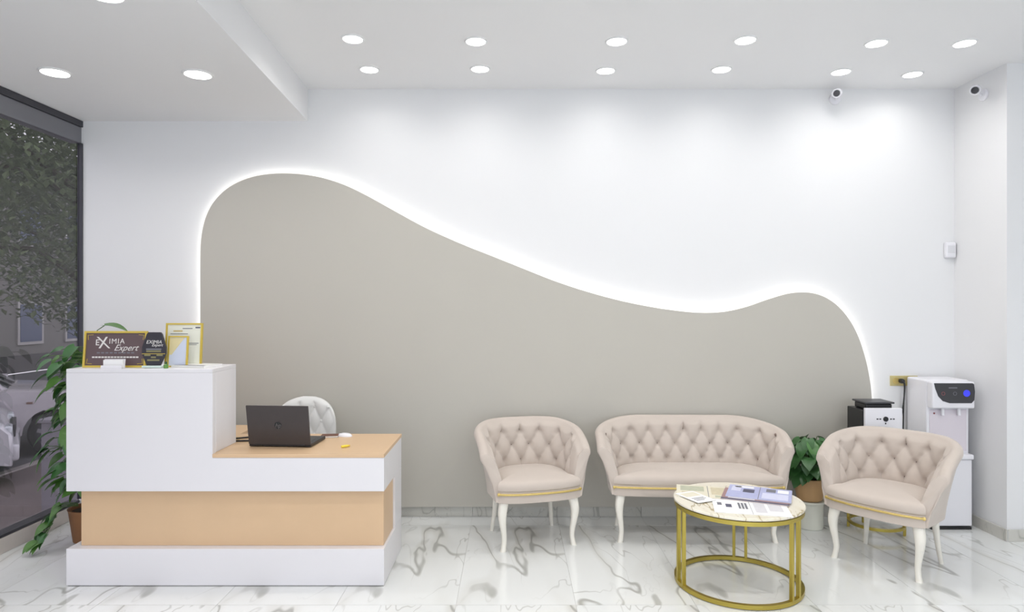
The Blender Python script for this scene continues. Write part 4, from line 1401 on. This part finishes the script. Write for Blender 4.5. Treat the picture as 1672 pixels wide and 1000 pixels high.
heading = math.radians(90 - 56)                  # nose points along (sin56, cos56)
M_car1 = mat('silver_grey_car_paint', rgb(196, 192, 198), 0.25, 0.15, coat=0.6)
M_car2 = mat('pale_silver_car_paint', rgb(206, 206, 212), 0.22, 0.15, coat=0.6)
c = at(86, 742, F * (HC - ZG) / (742 - CY))
car('silver grey car with visible front wheel, farther from the shop window', (c.x, c.y, ZG), heading, M_car1)
c = at(30, 793, F * (HC - ZG) / (793 - CY))
hd = Vector((math.cos(heading + 0.04), math.sin(heading + 0.04), 0))
c2 = Vector((c.x, c.y, 0)) - hd * 0.84
car('pale silver car whose nose alone shows at the left picture edge', (c2.x, c2.y, ZG), heading + 0.04, M_car2, Wd=1.66, Hc=1.45)

# trees: trunk, limbs and a leaf cloud each
def tree(label, x, y, r, zc, hz, n, seed, m_):
    t = thing('street_tree', label, 'tree', (x, y, ZG), 0, 'street trees')
    rd = random.Random(seed)
    tr = MB()
    tr.tube(catmull([(0, 0, 0), (0.06, 0.03, 1.4), (-0.05, 0.05, 2.8), (0.05, 0, zc)], 3), [0.2 - 0.012 * k for k in range(10)], n=10)
    for k in range(9):
        a = rd.uniform(0, 2 * PI)
        z0 = 2.1 + k * 0.28
        e = Vector((math.cos(a) * r * 0.75, math.sin(a) * r * 0.75, z0 + rd.uniform(0.6, 2.0)))
        tr.tube([(0, 0, z0), (e.x * 0.45, e.y * 0.45, z0 + 0.7), e], [0.08, 0.05, 0.02], n=6)
    tr.build('trunk', mat('bark', rgb(74, 64, 56), 0.9, vary=0.3, vscale=10, bump=0.5, bscale=30), t, smooth=True)
    fo = MB()
    for i in range(n):
        while True:
            p = Vector((rd.uniform(-1, 1), rd.uniform(-1, 1), rd.uniform(-1, 1)))
            if p.length <= 1 and p.length > 0.25:
                break
        w = Vector((p.x * r, p.y * r, zc + p.z * hz))
        if mnoise.noise(w * 0.55 + Vector((seed, 0, 0))) < -0.22:
            continue
        s_ = rd.uniform(0.05, 0.115)
        R = Matrix.Rotation(rd.uniform(0, 6.28), 3, 'Z') @ Matrix.Rotation(rd.uniform(-0.9, 0.9), 3, 'X')
        q = [R @ Vector(v) for v in ((0, -s_, 0), (s_ * 0.5, 0, s_ * 0.15), (0, s_, 0), (-s_ * 0.5, 0, s_ * 0.15))]
        fo.add([w + v for v in q], [(0, 1, 2, 3)])
    me = bpy.data.meshes.new('foliage')
    me.from_pydata(fo.v, [], fo.f)
    me.materials.append(m_)
    f_ = bpy.data.objects.new('foliage', me)
    COL.objects.link(f_)
    f_.parent = t
    f_['kind'] = 'stuff'
    return t


M_t1 = mat('tree_leaves', rgb(104, 118, 84), 0.6, vary=0.55, vscale=1.6)
M_t2 = mat('darker_tree_leaves', rgb(86, 102, 76), 0.6, vary=0.5, vscale=1.2)
tree('leafy street tree nearest the shop window', -8.2, 12.9, 2.8, 5.4, 3.7, 24000, 3, M_t1)
tree('darker street tree farther along the street', -11.4, 18.6, 3.2, 5.6, 4.3, 20000, 8, M_t2)
tree('street tree left of the parked cars', -14.0, 11.6, 2.5, 5.6, 3.8, 14000, 13, M_t2)

# house across the street
bl = thing('street_building', 'grey rendered building with windows across the street', 'building', (-17, 0, ZG))
MB().box(-6, 0, 2, 48, 0, 7.6).build('facade', mat('grey_render', rgb(132, 130, 128), 0.8, vary=0.1, vscale=1.0), bl)
MB().box(0.0, 0.05, 2, 48, 0, 0.6).build('base_course', mat('dark_render', rgb(92, 90, 92), 0.8, vary=0.1), bl)
MB().box(-6.1, 0.25, 1.9, 48.1, 7.6, 7.85).build('cornice', mat('dark_render', None), bl)
fme = MB().box(0, 0.06, -0.62, 0.62, 0, 1.5).mesh('window_frame', mat('pale_window_frame', rgb(190, 188, 186), 0.6))
pme = MB().box(0.0601, 0.07, -0.52, 0.52, 0.1, 1.4).mesh('pane', mat('blue_grey_pane', rgb(70, 84, 116), 0.15))
for zf in (0.95, 4.4):
    for k in range(18):
        f_ = inst('window_frame', fme, bl, (0, 4 + k * 2.4, zf))
        inst('pane', pme, f_)
